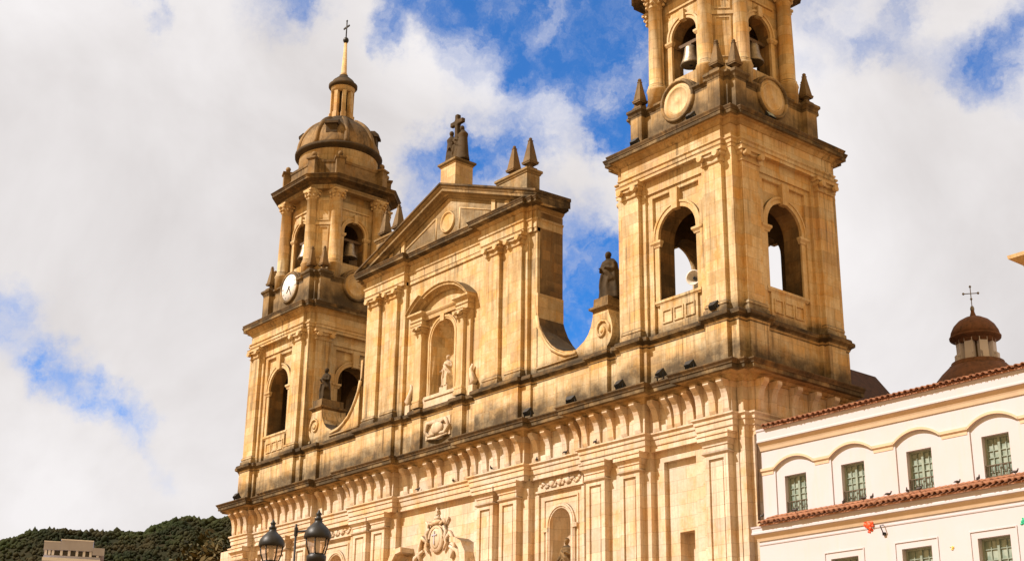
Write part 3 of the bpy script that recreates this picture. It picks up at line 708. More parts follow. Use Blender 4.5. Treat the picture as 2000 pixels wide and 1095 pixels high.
# pedestals that crown the gable
def pedestal(name, x0, x1, y0, y1, z0, z1, mat='upper', parent=None, cap=.14):
    m = MB(); m.box(x0, x1, y0, y1, z0, z1 - .28)
    P = [(x0, y0), (x1, y0), (x1, y1), (x0, y1)]
    m.mold(P, [(-.1, z0), (.08, z0), (.08, z0 + .25), (.0, z0 + .3), (-.1, z0 + .3)], True)
    ob = m.build(name, mat, parent)
    m = MB(); m.mold(P, [(-.05, z1 - .30), (.0, z1 - .30), (.04, z1 - .26), (cap * .6, z1 - .18), (cap, z1 - .14), (cap, z1 - .03), (cap * .7, z1), (-.05, z1 + .02)], True)
    m.box(x0 + .01, x1 - .01, y0 + .01, y1 - .01, z1 - .3, z1 + .021); m.build('pedestal_cap', 'ledge', ob)
    return ob
pedestal('crest_pedestal', CX - .62, CX + .72, -3.45, -2.25, 32.2, 34.3, 'upper', gable)
def obelisk(x, y, z, h=1.35, w=.27, parent=None, mat='pinnacle'):
    m = MB(); m.M = Matrix.Translation((x, y, z))
    m.box(-.26, .26, -.26, .26, -.34, -.24); m.lathe((0, 0, 0), [(.22, -.26), (.22, -.20), (.11, -.15), (.10, -.07), (.15, -.03), (.2, 0)], 12)
    rot = Matrix.Rotation(PI / 4, 4, 'Z'); m.M = m.M @ rot
    k = 1.414
    m.lathe((0, 0, 0), [(w * k, 0), (w * k, .05), (w * 1.08 * k, .07), (w * 1.08 * k, .13), (w * .90 * k, .15), (w * .30 * k, h - .20), (w * .36 * k, h - .18), (w * .36 * k, h - .14), (w * .2 * k, h - .12)], 4)
    for i in range(len(m.sm)): m.sm[i] = False
    m.ell((0, 0, h - .06), .095, .095, .09, 10, 6)
    return m.build('obelisk', mat, parent)
for sg in (-1, 1):
    a, b = sorted((CX + sg * 4.35, CX + sg * 6.75))
    pedestal('parapet_pedestal', a, b, -3.4, -2.55, 29.6, 31.65, 'upper', gable, .12)
    for d in (5.2, 6.5): obelisk(CX + sg * d, -2.98, 31.98, 1.5, .30, gable)

# ---- sweeping side scrolls with their pedestals
def scroll_poly(sg):
    base = [(-9.3, 20.3), (-9.3, 24.6), (-9.47, 24.6), (-9.46, 24.2), (-9.40, 23.6), (-9.22, 23.05), (-8.98, 22.55), (-8.66, 22.1), (-8.3, 21.7), (-7.9, 21.4), (-7.4, 21.18), (-6.9, 21.08), (-6.55, 21.06), (-6.25, 21.2), (-5.95, 21.36), (-5.7, 21.6), (-5.5, 21.95), (-5.38, 22.35), (-5.34, 22.72), (-4.4, 22.72), (-4.3, 22.3), (-4.16, 21.95), (-4.08, 21.6), (-4.12, 21.2), (-4.3, 20.9), (-4.45, 20.75), (-4.45, 20.3)]
    return base if sg > 0 else [(2 * CX - x, z) for x, z in base][::-1]
for sg in (1, -1):
    m = MB(); m.prism(scroll_poly(sg), -3.42, -1.75)
    scr = m.build('side_scroll', 'upper', cath)
    crv = [(-9.46, 24.6), (-9.45, 24.2), (-9.39, 23.6), (-9.21, 23.06), (-8.97, 22.56), (-8.65, 22.11), (-8.29, 21.71), (-7.89, 21.41), (-7.39, 21.19), (-6.9, 21.09), (-6.55, 21.07), (-6.25, 21.21), (-5.95, 21.37), (-5.7, 21.61)]
    m = MB(); f = (lambda x: x) if sg > 0 else (lambda x: 2 * CX - x)
    poly = [(f(x), z + .012) for x, z in crv] + [(f(x - .05), z - .06) for x, z in crv[::-1]]
    m.prism(poly, -3.40, -1.74); m.build('scroll_dark_strip', 'flank', scr)  # thin strip of darker stone laid along the curve
    m = MB()
    ln = [(-9.36, 24.4), (-9.28, 23.5), (-9.05, 22.95), (-8.78, 22.4), (-8.42, 21.9), (-7.98, 21.55), (-7.45, 21.3), (-6.9, 21.2), (-6.5, 21.2)]
    low = [(x - .05, z - .42) for x, z in ln]
    low = [(-9.36, 23.4), (-9.2, 22.8), (-8.95, 22.35), (-8.65, 21.9), (-8.28, 21.5), (-7.8, 21.2), (-7.3, 20.98), (-6.8, 20.9), (-6.5, 20.88)]
    f = (lambda x: x) if sg > 0 else (lambda x: 2 * CX - x)
    m.tube([(f(x), -3.44, z) for x, z in low], .09, 8)
    m.tube([(f(x), -3.44, z) for x, z in ((-9.3, 20.75), (-6.4, 20.75))], .06, 6)
    # spiral of the volute
    sp = [(f(-4.74 + (.52 - .055 * i * .62) * math.cos(-.3 + i * .62)), -3.45, 21.58 + (.56 - .058 * i * .62) * math.sin(-.3 + i * .62)) for i in range(14)]
    m.tube(sp, .07, 6); m.ell((f(-4.74), -3.45, 21.58), .14, .08, .14)
    m.build('scroll_moulding', 'trim', scr)
    a, b = sorted((f(-5.34), f(-4.36)))
    m = MB(); m.mold([(a, -3.42), (b, -3.42), (b, -1.9), (a, -1.9)], [(-.1, 22.5), (.0, 22.5), (.03, 22.58), (.16, 22.66), (.16, 22.76), (.06, 22.8), (.0, 22.82), (-.02, 23.2), (-.3, 23.22)], True)
    m.box(a + .2, b - .2, -3.2, -2.1, 22.5, 23.2)
    m.build('statue_pedestal', 'mid', scr)
# ---- roofs behind
m = MB()
m.prism([(-30, 17.0), (-4.0, 17.0), (-4.0, 17.8), (-17, 22.5), (-30, 17.8)], 3.2, 60); m.box(-30, -4, -1.7, 3.3, 16, 18.05)
m.build('nave', 'inside', cath)
m = MB(); m.add([(-5, 3.7, 20.9), (1.0, 3.7, 20.55), (3.9, 3.7, 16.8), (-5, 3.7, 16.8), (-5, 9, 20.9), (1.0, 9, 20.55), (3.9, 9, 16.8), (-5, 9, 16.8)], [(0, 1, 2, 3), (4, 7, 6, 5), (0, 4, 5, 1), (1, 5, 6, 2)])
m.build('aisle_roof', tile_mat('sooty_clay_tile', (.085, .042, .027), (.055, .03, .021), (.03, .02, .016)), cath)

# ================================================================== BELL TOWER (built once at x = 0, then copied)
def on4(fn, name, mat, parent, ks=(0, 1, 2, 3)):
    for k in ks:
        m = MB(); m.M = RZ(k); fn(m); m.build(name, mat, parent)
tw = MB()
for k in range(4):
    tw.M = RZ(k)
    tw.arch_wall(-1.76, 1.76, 20.3, 28.2, 0, 1.13, 22.05, 25.05, 3.22, 2.35)
    tw.box(1.74, 3.5, -3.5, -2.3, 20.3, 27.95)
    tw.box(-3.5 + 1.2, -1.74, -3.497, -2.303, 20.3, 27.953)
tw.M = Matrix.Identity(4)
tower = tw.build('bell_tower', 'upper', cath)
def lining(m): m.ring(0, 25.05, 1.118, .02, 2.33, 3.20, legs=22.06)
on4(lining, 'reveal_shade_lining', 'flank', tower)  # added skin whose darker stone paints the reveal's shade
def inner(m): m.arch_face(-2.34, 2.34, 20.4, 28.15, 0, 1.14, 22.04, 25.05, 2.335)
on4(inner, 'inner_shade_lining', 'inside', tower)  # added dark skin, interior gloom put into its colour
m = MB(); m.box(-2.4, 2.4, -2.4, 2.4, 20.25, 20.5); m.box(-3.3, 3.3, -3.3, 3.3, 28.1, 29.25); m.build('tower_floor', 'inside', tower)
for k in range(4):
    for a, b in ((-3.05, -2.0), (2.0, 3.05)):
        upper_pilaster(a, b, 3.7, 3.45, 20.46, 27.3, RZ(k)).build('pilaster', 'upper', tower)
        upper_capital(a, b, 3.7, 3.4, 27.28, 27.92, RZ(k)).build('capital', 'trim', tower)
def frame(m):
    for sg in (-1, 1):
        a, b = sorted((sg * 1.42, sg * 1.75)); m.box(a, b, -3.37, -3.2, 20.4, 27.25)
    m.box(-1.42, 1.42, -3.368, -3.2, 27.02, 27.25)
    m.box(-1.75, 1.75, -3.45, -3.2, 27.25, 27.9)
on4(frame, 'bay_frame', 'upper', tower)
def archivolt(m):
    m.ring(0, 25.05, 1.14, .30, 3.18, 3.33, legs=24.9); m.ring(0, 25.05, 1.34, .10, 3.18, 3.37, legs=24.9)
    m.add([(-.17, -3.46, 26.1), (.17, -3.46, 26.1), (.24, -3.5, 27.06), (-.24, -3.5, 27.06), (-.17, -3.2, 26.1), (.17, -3.2, 26.1), (.24, -3.2, 27.06), (-.24, -3.2, 27.06)], [(0, 1, 2, 3), (0, 4, 5, 1), (1, 5, 6, 2), (2, 6, 7, 3), (3, 7, 4, 0)])
    for sg in (-1, 1):
        m.mold([(sg * 1.26 - .2, -3.2), (sg * 1.26 - .2, -3.3), (sg * 1.26 + .2, -3.3), (sg * 1.26 + .2, -3.2)], [(-.1, 24.62), (.03, 24.62), (.05, 24.7), (.12, 24.8), (.12, 24.9), (-.1, 24.92)])
        m.box(sg * 1.27 - .14, sg * 1.27 + .14, -3.30, -3.19, 21.9, 24.62)
on4(archivolt, 'archivolt', 'trim', tower)
def apron(m):
    m.mold([(-1.3, -3.15), (-1.3, -3.3), (1.3, -3.3), (1.3, -3.15)], [(-.1, 21.86), (.02, 21.86), (.05, 21.92), (.08, 21.95), (.08, 22.06), (-.3, 22.09)])
    m.box(-1.12, 1.12, -3.32, -3.15, 20.45, 21.86)
    for c in (-.68, 0, .68):
        for (a, b, z0, z1) in ((c - .29, c + .29, 21.52, 21.58), (c - .29, c + .29, 20.96, 21.02), (c - .29, c - .23, 21.02, 21.52), (c + .23, c + .29, 21.02, 21.52)): m.box(a, b, -3.37, -3.3, z0, z1)
on4(apron, 'window_apron', 'upper', tower)
def tower_path(off=0.0):
    q4 = [(-3.5, -3.5), (-3.08, -3.5), (-3.08, -3.7), (3.08, -3.7), (3.08, -3.5)]
    p = []
    for k in range(4):
        for v in q4: w = RZ(k) @ Vector((v[0], v[1], 0)); p.append((w.x, w.y))
    return p
m = MB(); m.mold(tower_path(), [(-.3, 27.9), (.03, 27.9), (.03, 28.05), (.07, 28.06), (.07, 28.2), (.13, 28.27), (.13, 28.33), (.0, 28.36), (.0, 29.05), (-.3, 29.05)], True); m.build('entablature', 'upper', tower)
m = MB(); m.mold(tower_path(), cornice_prof(28.98, 29.58, .50, .6), True); m.box(-3.4, 3.4, -3.4, 3.4, 29.2, 29.6); m.build('tower_cornice', 'ledge', tower)
m = MB(); m.mold(tower_path(), cap_prof(28.98, 29.58, .50, .6), True); m.build('cornice_cap', 'cap', tower)
# attic with dials and obelisk pedestals
at = MB()
for k in range(4):
    at.M = RZ(k)
    at.box(-3.0 if k % 2 == 0 else -2.55, 3.0 if k % 2 == 0 else 2.55, -3.0, -2.5, 29.55, 31.72)
    at.M = RZ(k) @ Matrix.Translation((0, -2.9, 31.55)) @ Matrix.Rotation(PI / 2, 4, 'X')
    at.lathe((0, 0, 0), [(1.10, -.4), (1.10, .06), (1.04, .10)], 28)
attic = at.build('tower_attic', 'attic', tower)
def att_mold(m):
    pass
    for a, b in m.span:
        m.mold([(a, -2.9), (a, -3.0), (b, -3.0), (b, -2.9)], [(-.1, 31.62), (.02, 31.62), (.06, 31.7), (.14, 31.78), (.14, 31.88), (-.5, 31.92)])
def att_base(m):
    for a, b in m.span:
        m.mold([(a, -2.9), (a, -3.0), (b, -3.0), (b, -2.9)], [(-.1, 29.55), (.12, 29.55), (.12, 29.95), (.03, 30.05), (-.1, 30.06)])
for sp_ in ((-3.02, -1.0), (1.0, 3.02)):
    MB.span = (sp_,); on4(att_mold, 'attic_moulding', 'attic', attic); on4(att_base, 'attic_base', 'attic', attic)
def dial(m):
    m.M = m.M @ Matrix.Translation((0, -3.0, 31.55)) @ Matrix.Rotation(PI / 2, 4, 'X')
    m.lathe((0, 0, 0), [(.001, .05), (.10, .05), (.13, .03), (.60, .03), (.63, .065), (.69, .065), (.72, .03), (.88, .04), (.90, -.05)], 32)
def dial_rim(m):
    m.M = m.M @ Matrix.Translation((0, -2.985, 31.55)) @ Matrix.Rotation(PI / 2, 4, 'X')
    m.lathe((0, 0, 0), [(.88, .0), (.88, .10), (.93, .15), (1.0, .15), (1.04, .08), (1.08, -.1)], 32)
on4(dial, 'stone_dial', 'trim', attic); on4(dial_rim, 'dial_rim', 'attic', attic)
for k in range(4):
    for sg in (-1, 1):
        m = MB(); m.M = RZ(k); a, b = sg * 2.45 - .36, sg * 2.45 + .36
        P = [(a, -2.7), (a, -3.3), (b, -3.3), (b, -2.7)]
        m.box(a, b, -3.3, -2.7, 29.55, 31.8); m.mold(P, [(-.1, 29.55), (.1, 29.55), (.1, 29.95), (.02, 30.05), (-.1, 30.06)])
        m.mold(P, [(-.1, 31.6), (.02, 31.6), (.06, 31.7), (.14, 31.8), (.14, 31.92), (.0, 32.0), (-.3, 32.08)])
        m.build('obelisk_pedestal', 'attic', attic)
        w = RZ(k) @ Vector((sg * 2.45, -3.0, 0)); obelisk(w.x, w.y, 32.34, 1.3, .25, attic)
# belfry
bf = MB()
for k in range(4):
    bf.M = RZ(k)
    bf.arch_wall(-1.75, 1.75, 29.5, 38.0, 0, .78, 33.15, 35.25, 2.38, 1.75)
    bf.prism_z([(1.72, -2.40), (1.72, -2.66), (2.66, -1.72), (2.40, -1.72), (1.4, -1.4)], 29.5, 38.0)
belfry = bf.build('belfry', 'upper', tower)
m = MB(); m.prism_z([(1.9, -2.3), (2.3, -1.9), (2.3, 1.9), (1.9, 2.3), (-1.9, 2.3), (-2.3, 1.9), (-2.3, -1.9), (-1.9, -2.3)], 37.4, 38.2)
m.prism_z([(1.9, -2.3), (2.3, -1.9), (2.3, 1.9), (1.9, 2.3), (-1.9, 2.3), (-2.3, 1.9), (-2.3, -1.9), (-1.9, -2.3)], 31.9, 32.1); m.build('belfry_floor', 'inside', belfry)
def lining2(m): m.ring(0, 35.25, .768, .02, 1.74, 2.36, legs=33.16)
on4(lining2, 'reveal_shade_lining', 'flank', belfry)  # same added skin, shade of the belfry reveals in its colour
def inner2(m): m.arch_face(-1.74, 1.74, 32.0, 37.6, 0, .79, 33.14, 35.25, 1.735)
on4(inner2, 'inner_shade_lining', 'inside', belfry)  # added dark skin that paints the unlit belfry
def bel_arch(m):
    m.ring(0, 35.25, .79, .26, 2.35, 2.48, legs=32.9); m.ring(0, 35.25, .95, .10, 2.35, 2.53, legs=35.1)
    m.box(-.14, .14, -2.62, -2.35, 35.95, 36.5)
    for sg in (-1, 1): m.mold([(sg * .93 - .17, -2.35), (sg * .93 - .17, -2.48), (sg * .93 + .17, -2.48), (sg * .93 + .17, -2.35)], [(-.1, 34.9), (.02, 34.9), (.09, 35.02), (.09, 35.12), (-.1, 35.14)])
    m.box(-1.1, 1.1, -2.46, -2.3, 36.75, 36.85)
on4(bel_arch, 'archivolt', 'trim', belfry)
for k in range(4):
    for sg in (-1, 1):
        w = RZ(k) @ Vector((sg * 1.58, -2.72, 0))
        m = MB(); m.lathe((w.x, w.y, 32.5), [(.44, -.75), (.46, .15), (.50, .2), (.46, .32), (.40, .38), (.43, .45), (.37, .52), (.37, 1.8), (.325, 4.6), (.36, 4.62), (.36, 4.68)], 18)
        m.build('column', 'upper', belfry)
        m = MB(); m.lathe((w.x, w.y, 37.15), [(.33, 0), (.36, .03), (.35, .2), (.40, .35), (.50, .52), (.44, .54)], 14)
        for a in range(8):
            t = a * PI / 4 + .2
            for rr, zz, s_ in ((.42, .17, .10), (.48, .38, .11)): m.ell((w.x + rr * math.cos(t + zz), w.y + rr * math.sin(t + zz), 37.15 + zz), s_, s_, .10, 6, 4)
        m.box(w.x - .46, w.x + .46, w.y - .46, w.y + .46, 37.67, 37.8)
        m.build('capital', 'trim', belfry)
def diag_panel(m):
    m.M = m.M @ Matrix.Rotation(PI / 4, 4, 'Z')
    for (z0, z1) in ((33.2, 35.3), (35.7, 37.1)):
        for (a, b, c, d) in ((-.36, .36, z1 - .06, z1), (-.36, .36, z0, z0 + .06), (-.36, -.30, z0 + .06, z1 - .06), (.30, .36, z0 + .06, z1 - .06)): m.box(a, b, -3.15, -3.0, c, d)
    m.box(-.5, .5, -3.18, -3.0, 35.4, 35.58)
on4(diag_panel, 'pier_panel', 'trim', belfry)
def oct_path(a, b): return [v for k in range(4) for v in [tuple((RZ(k) @ Vector(p))[:2]) for p in (Vector((-a, -b, 0)), Vector((a, -b, 0)))]]
m = MB(); m.mold(oct_path(1.92, 2.95), [(-.8, 37.78), (.02, 37.78), (.02, 37.9), (.06, 37.92), (.08, 38.02), (.0, 38.05), (.0, 38.2), (-.8, 38.2)], True); m.build('belfry_entablature', 'upper', belfry)
m = MB(); m.mold(oct_path(1.92, 2.95), cornice_prof(38.05, 38.55, .74, .9), True); m.prism_z(oct_path(1.7, 2.7), 38.2, 38.62); m.build('belfry_cornice', 'cap', belfry)
m = MB(); m.mold(oct_path(1.6, 2.8), [(-.3, 38.5), (.06, 38.5), (.06, 38.8), (0, 38.85), (0, 39.72), (.05, 39.78), (.08, 39.92), (-.3, 39.94)], True); m.build('balustrade', 'dome', belfry)
for k in range(4):
    for sg in (-1, 1):
        w = RZ(k) @ Vector((sg * 1.62, -2.84, 0))
        m = MB(); m.M = Matrix.Translation((w.x, w.y, 0)) @ RZ(k) @ Matrix.Rotation(sg * PI / 8, 4, 'Z')
        m.box(-.27, .27, -.27, .27, 38.5, 39.86); m.mold([(-.24, -.24), (.24, -.24), (.24, .24), (-.24, .24)], [(-.1, 39.84), (.02, 39.84), (.12, 39.94), (.12, 40.04), (-.2, 40.08)], True)
        m.lathe((0, 0, 40.05), [(.14, 0), (.08, .06), (.08, .12), (.14, .16), (.18, .28), (.14, .4), (.05, .46), (.001, .47)], 10)
        m.build('balustrade_post', 'dome', belfry)
# dome, lantern, spire
dm = MB(); dm.lathe((0, 0, 0), [(2.62, 38.6), (2.62, 41.05), (2.7, 41.12)], 40); drum = dm.build('drum', 'upper', tower)
m = MB(); m.lathe((0, 0, 0), [(2.6, 41.05), (2.72, 41.08), (2.78, 41.18), (2.9, 41.24), (2.92, 41.42), (2.8, 41.5), (2.5, 41.52)], 40); m.build('dome_ring', 'dark', drum)
dprof = []
for i in range(13):
    t = i / 12; a = t * R(66)
    dprof.append((2.66 * math.cos(a) ** .95, 41.42 + 2.72 * math.sin(a)))
m = MB(); m.lathe((0, 0, 0), dprof, 40); dome = m.build('dome', 'dome', tower)
for i in range(8):
    a = R(22.5) + i * PI / 4
    m = MB(); m.tube([((r + .03) * math.cos(a), (r + .03) * math.sin(a), z) for r, z in dprof], .17, 6); m.build('dome_rib', 'dome', dome)
for i in range(4):
    a = PI / 4 + i * PI / 2
    m = MB(); m.M = Matrix.Rotation(a, 4, 'Z') @ Matrix.Translation((2.38, 0, 42.35)) @ Matrix.Rotation(PI / 2, 4, 'Y') @ Matrix.Rotation(0, 4, 'Z')
    m.M = Matrix.Rotation(a, 4, 'Z')
    m.box(1.6, 2.56, -.36, .36, 42.2, 42.85); m.prism([(1.2, 42.8), (2.72, 42.8), (2.72, 42.95), (2.45, 43.2), (1.2, 43.25)], -.45, .45)
    m.build('dome_dormer', 'dark', dome)
m = MB(); m.lathe((0, 0, 0), [(1.22, 43.72), (1.26, 43.84), (1.12, 43.95), (.98, 44.02), (.9, 44.2), (.5, 44.22)], 28); m.build('lantern_base', 'dark', dome)
lan = empty('lantern', (0, 0, 44.5)); attach(lan, tower)
m = MB(); m.lathe((0, 0, 0), [(.42, 44.1), (.42, 46.5)], 16); m.build('lantern_core', 'dark', lan)
for i in range(8):
    a = i * PI / 4 + R(22.5)
    m = MB(); m.M = Matrix.Rotation(a, 4, 'Z'); m.box(.5, .78, -.13, .13, 44.15, 46.4); m.box(.48, .86, -.17, .17, 44.15, 44.6); m.build('lantern_pier', 'upper', lan)
m = MB(); m.lathe((0, 0, 0), [(.5, 46.25), (.80, 46.25), (.80, 46.55), (.84, 46.6)], 28); m.build('lantern_band', 'upper', lan)
m = MB(); m.lathe((0, 0, 0), [(.7, 46.58), (.9, 46.62), (.98, 46.72), (.98, 46.88), (.85, 46.95), (.72, 47.2), (.45, 47.45), (.30, 47.52), (.30, 47.66), (.2, 47.7)], 28); m.build('lantern_cap', 'dark', lan)
m = MB(); m.lathe((0, 0, 0), [(.24, 47.66), (.24, 47.8), (.20, 47.85), (.10, 50.2), (.001, 50.21)], 8); m.build('spire', 'upper', lan)
m = MB(); m.ell((0, 0, 50.42), .20, .20, .24, 12, 8); m.tube([(0, 0, 50.6), (0, 0, 51.95)], .045, 6); m.box(-.28, .28, -.04, .04, 51.4, 51.5)
for p in ((-.3, 51.45), (.3, 51.45), (0, 51.95)): m.ell((p[0], 0, p[1]), .08, .06, .08, 8, 5)
m.build('spire_cross', 'iron', lan)
bpy.context.view_layer.update()
tower2 = shift_copy(tower, (-34, 0, 0), cath)
# the far tower's front dial is a working clock
for o in [x for x in bpy.data.objects if x.name.startswith('stone_dial')]:
    if abs(WL[o.name].x + 34) < .2 and WL[o.name].y < -3: bpy.data.objects.remove(o); break
att2 = [x for x in bpy.data.objects if x.name.startswith('tower_attic') and x.parent == tower2][0]
m = MB(); m.M = Matrix.Translation((-34, -3.03, 31.55)) @ Matrix.Rotation(PI / 2, 4, 'X'); m.lathe((0, 0, 0), [(.001, .05), (.86, .05), (.885, -.05)], 36)
face = m.build('clock_face', 'clock', att2)
m = MB(); m.M = Matrix.Translation((-34, -3.09, 31.55)) @ Matrix.Rotation(PI / 2, 4, 'X')
for a, ln, w in ((R(-128), .42, .045), (R(-62), .66, .032)):      # hands
    dx, dy = math.cos(a), math.sin(a); px, py = -dy * w, dx * w
    m.prism_z([(px - dx * .1, py - dy * .1), (-px - dx * .1, -py - dy * .1), (dx * ln - px * .4, dy * ln - py * .4), (dx * ln + px * .4, dy * ln + py * .4)], .0, .02)
m.build('clock_hands', 'iron', face)
m = MB(); m.M = Matrix.Translation((-34, -3.085, 31.55)) @ Matrix.Rotation(PI / 2, 4, 'X')
for i in range(12):
    a = i * PI / 6; c, s_ = math.cos(a), math.sin(a); w = .022 if i % 3 else .035
    m.prism_z([(.66 * c - w * s_, .66 * s_ + w * c), (.66 * c + w * s_, .66 * s_ - w * c), (.80 * c + w * s_, .80 * s_ - w * c), (.80 * c - w * s_, .80 * s_ + w * c)], 0, .012)
m.build('hour_marks', plain('clock_marks', (.30, .31, .33), .5), face)

# ================================================================== STATUES
def robed(name, loc, h, label, yaw=0, arm='hold', extra=None, voxel=.035, group=None, mat='statue', plinth=.0):
    """One continuous carved figure: robe with folds, torso, arms, hands and head, voxel-joined."""
    m = MB(); s = h / 1.8
    m.M = Matrix.Translation(loc) @ Matrix.Rotation(yaw, 4, 'Z') @ Matrix.Scale(s, 4)
    fold = lambda a, z: 1 + .10 * math.sin(7 * a + z * 2) * max(0, 1 - z / 1.25) + .05 * math.sin(13 * a - z * 3) * max(0, 1 - z / 1.1)
    m.lathe((0, 0, 0), [(.33, 0), (.34, .05), (.30, .35), (.27, .65), (.25, .9), (.225, 1.02), (.245, 1.18), (.27, 1.33), (.25, 1.42), (.14, 1.49), (.075, 1.52), (.065, 1.6)], 40, sx=1.0, sy=.78, mod=fold)
    m.ell((0, -.015, 1.68), .098, .118, .135, 14, 10)
    m.ell((0, -.13, 1.66), .018, .03, .022, 6, 5); m.ell((0, -.105, 1.59), .05, .035, .05, 8, 5)          # nose, chin and beard
    m.ell((0, .02, 1.71), .108, .115, .125, 14, 8)                                                        # hair
    for sg in (-1, 1):
        m.ell((sg * .09, 0, 1.665), .016, .03, .036, 6, 5)
        sh = (sg * .235, 0, 1.38)
        if arm == 'hold': el, wr = (sg * .30, -.06, 1.10), (sg * .12, -.27, 1.13)
        elif arm == 'book': el, wr = ((sg * .31, -.03, 1.08), (sg * .10, -.26, 1.20)) if sg > 0 else ((sg * .32, -.02, 1.08), (sg * .33, -.20, .88))
        else: el, wr = ((sg * .33, -.05, 1.12), (sg * .30, -.28, 1.30)) if sg < 0 else ((sg * .31, -.02, 1.08), (sg * .20, -.24, 1.00))
        m.tube([sh, el, wr], [.085, .072, .05], 8)
        m.ell(wr, .045, .055, .05, 8, 5)
        for k in range(4): m.tube([(wr[0] + (k - 1.5) * .022, wr[1] - .03, wr[2]), (wr[0] + (k - 1.5) * .024, wr[1] - .09, wr[2] + .01), (wr[0] + (k - 1.5) * .022, wr[1] - .105, wr[2] - .03)], .014, 5)
    m.tube([(-.25, .02, 1.4), (-.1, -.2, 1.2), (.12, -.26, .98), (.28, -.12, .72), (.3, .05, .45)], [.06, .08, .09, .1, .06], 8)   # mantle
    m.tube([(.2, -.2, .9), (.15, -.26, .55), (.18, -.28, .15)], [.05, .06, .05], 6)
    m.tube([(-.12, -.24, .95), (-.16, -.27, .5), (-.12, -.28, .1)], [.04, .055, .05], 6)
    m.ell((-.12, -.27, .04), .07, .13, .05); m.ell((.12, -.25, .04), .07, .13, .05)
    if extra: extra(m)
    o = m.build(name, mat, None, recalc=True)
    rm = o.modifiers.new('join', 'REMESH'); rm.mode = 'VOXEL'; rm.voxel_size = voxel; rm.use_smooth_shade = True
    return tag(o, label, 'statue', group)
def cross_group(m):
    m.box(-.11, .11, -.22, .0, 0, 2.5); m.box(-.46, .46, -.21, -.01, 1.98, 2.20)
    # kneeling attendants either side of the cross
    for sg in (-1, 1):
        m.lathe((sg * .44, -.1, 0), [(.36, 0), (.30, .3), (.25, .8), (.22, 1.15), (.25, 1.35), (.12, 1.5), (.07, 1.56)], 20, sy=.9); m.ell((sg * .40, -.14, 1.66), .11, .12, .14)
        m.tube([(sg * .52, -.1, .82), (sg * .5, -.3, .68), (sg * .28, -.36, .85)], [.07, .06, .045], 8)
robed('statue', (CX + .05, -2.75, 34.3), 2.15, 'weathered stone statue group clasping a tall cross on top of the pediment', 0, 'hold', cross_group, .045)
robed('statue', (CX, -3.0, 21.5), 1.75, 'pale stone figure of a robed saint inside the big upper niche', .1, 'book', None, .03, None, 'pale')
m = MB(); m.box(CX - .33, CX + .33, -3.3, -2.65, 21.1, 21.5); m.box(CX - .28, CX + .28, -3.25, -2.7, 21.35, 21.51); m.build('statue_block', 'pale', gable)
def cloak(m):
    m.lathe((.06, .08, 0), [(.48, 0), (.46, .3), (.38, .7), (.30, 1.1), (.24, 1.4), (.12, 1.55)], 30, sy=.8, mod=lambda a, z: 1 + .08 * math.sin(9 * a + z))
robed('statue', (-4.85, -2.9, 23.15), 2.4, 'dark stone statue in a wide robe on the scroll pedestal beside the near tower', .1, 'hold', cloak, .05)
robed('statue', (-29.15, -2.9, 23.2), 2.0, 'dark stone statue on the scroll pedestal beside the far clock tower', .1, 'hold', None, .04)
robed('statue', (-7.62, -3.02, 10.5), 2.0, 'stone saint standing in the lower niche between tower and door', .2, 'book', None, .035, None, 'mid')
m = MB(); m.box(-8.0, -7.3, -3.3, -2.7, 10.2, 10.5); m.build('statue_block', 'lower', facade)

# ================================================================== BELLS
def bell(loc, label, axis=0, s=1.0):
    e = empty('bell', loc, label, 'bell', 'bells in the tower openings')
    m = MB(); m.M = Matrix.Translation(loc) @ Matrix.Scale(s, 4)
    m.lathe((0, 0, 0), [(.46, 0), (.50, .02), (.47, .09), (.40, .24), (.34, .45), (.30, .70), (.28, .88), (.22, .98), (.10, 1.02), (.001, 1.03)], 28); m.lathe((0, 0, 0), [(.46, 0), (.38, .12), (.27, .7), (.1, .95)], 28)
    b = m.build('bell_body', 'bronze', e)
    m = MB(); m.M = Matrix.Translation(loc) @ Matrix.Scale(s, 4); m.tube([(0, 0, .9), (0, 0, .1)], .025, 6); m.ell((0, 0, .04), .09, .09, .1); m.build('clapper', 'iron', e)
    m = MB(); m.M = Matrix.Translation(loc) @ RZ(axis) @ Matrix.Scale(s, 4)
    m.box(-.80, .80, -.09, .09, 1.08, 1.24); m.box(-.16, .16, -.11, .11, .98, 1.1); m.build('bell_yoke', 'timber', e)
bell((0, -2.05, 33.72), 'bronze bell hanging in the front arch of the near tower')
bell((2.05, 0, 33.72), 'dark bell in the right hand arch of the near tower', 1)
bell((-34, -2.05, 33.72), 'bronze bell in the front arch above the clock')
bell((-31.95, 0, 33.72), 'bell in the shaded right hand arch of the far clock tower', 1)

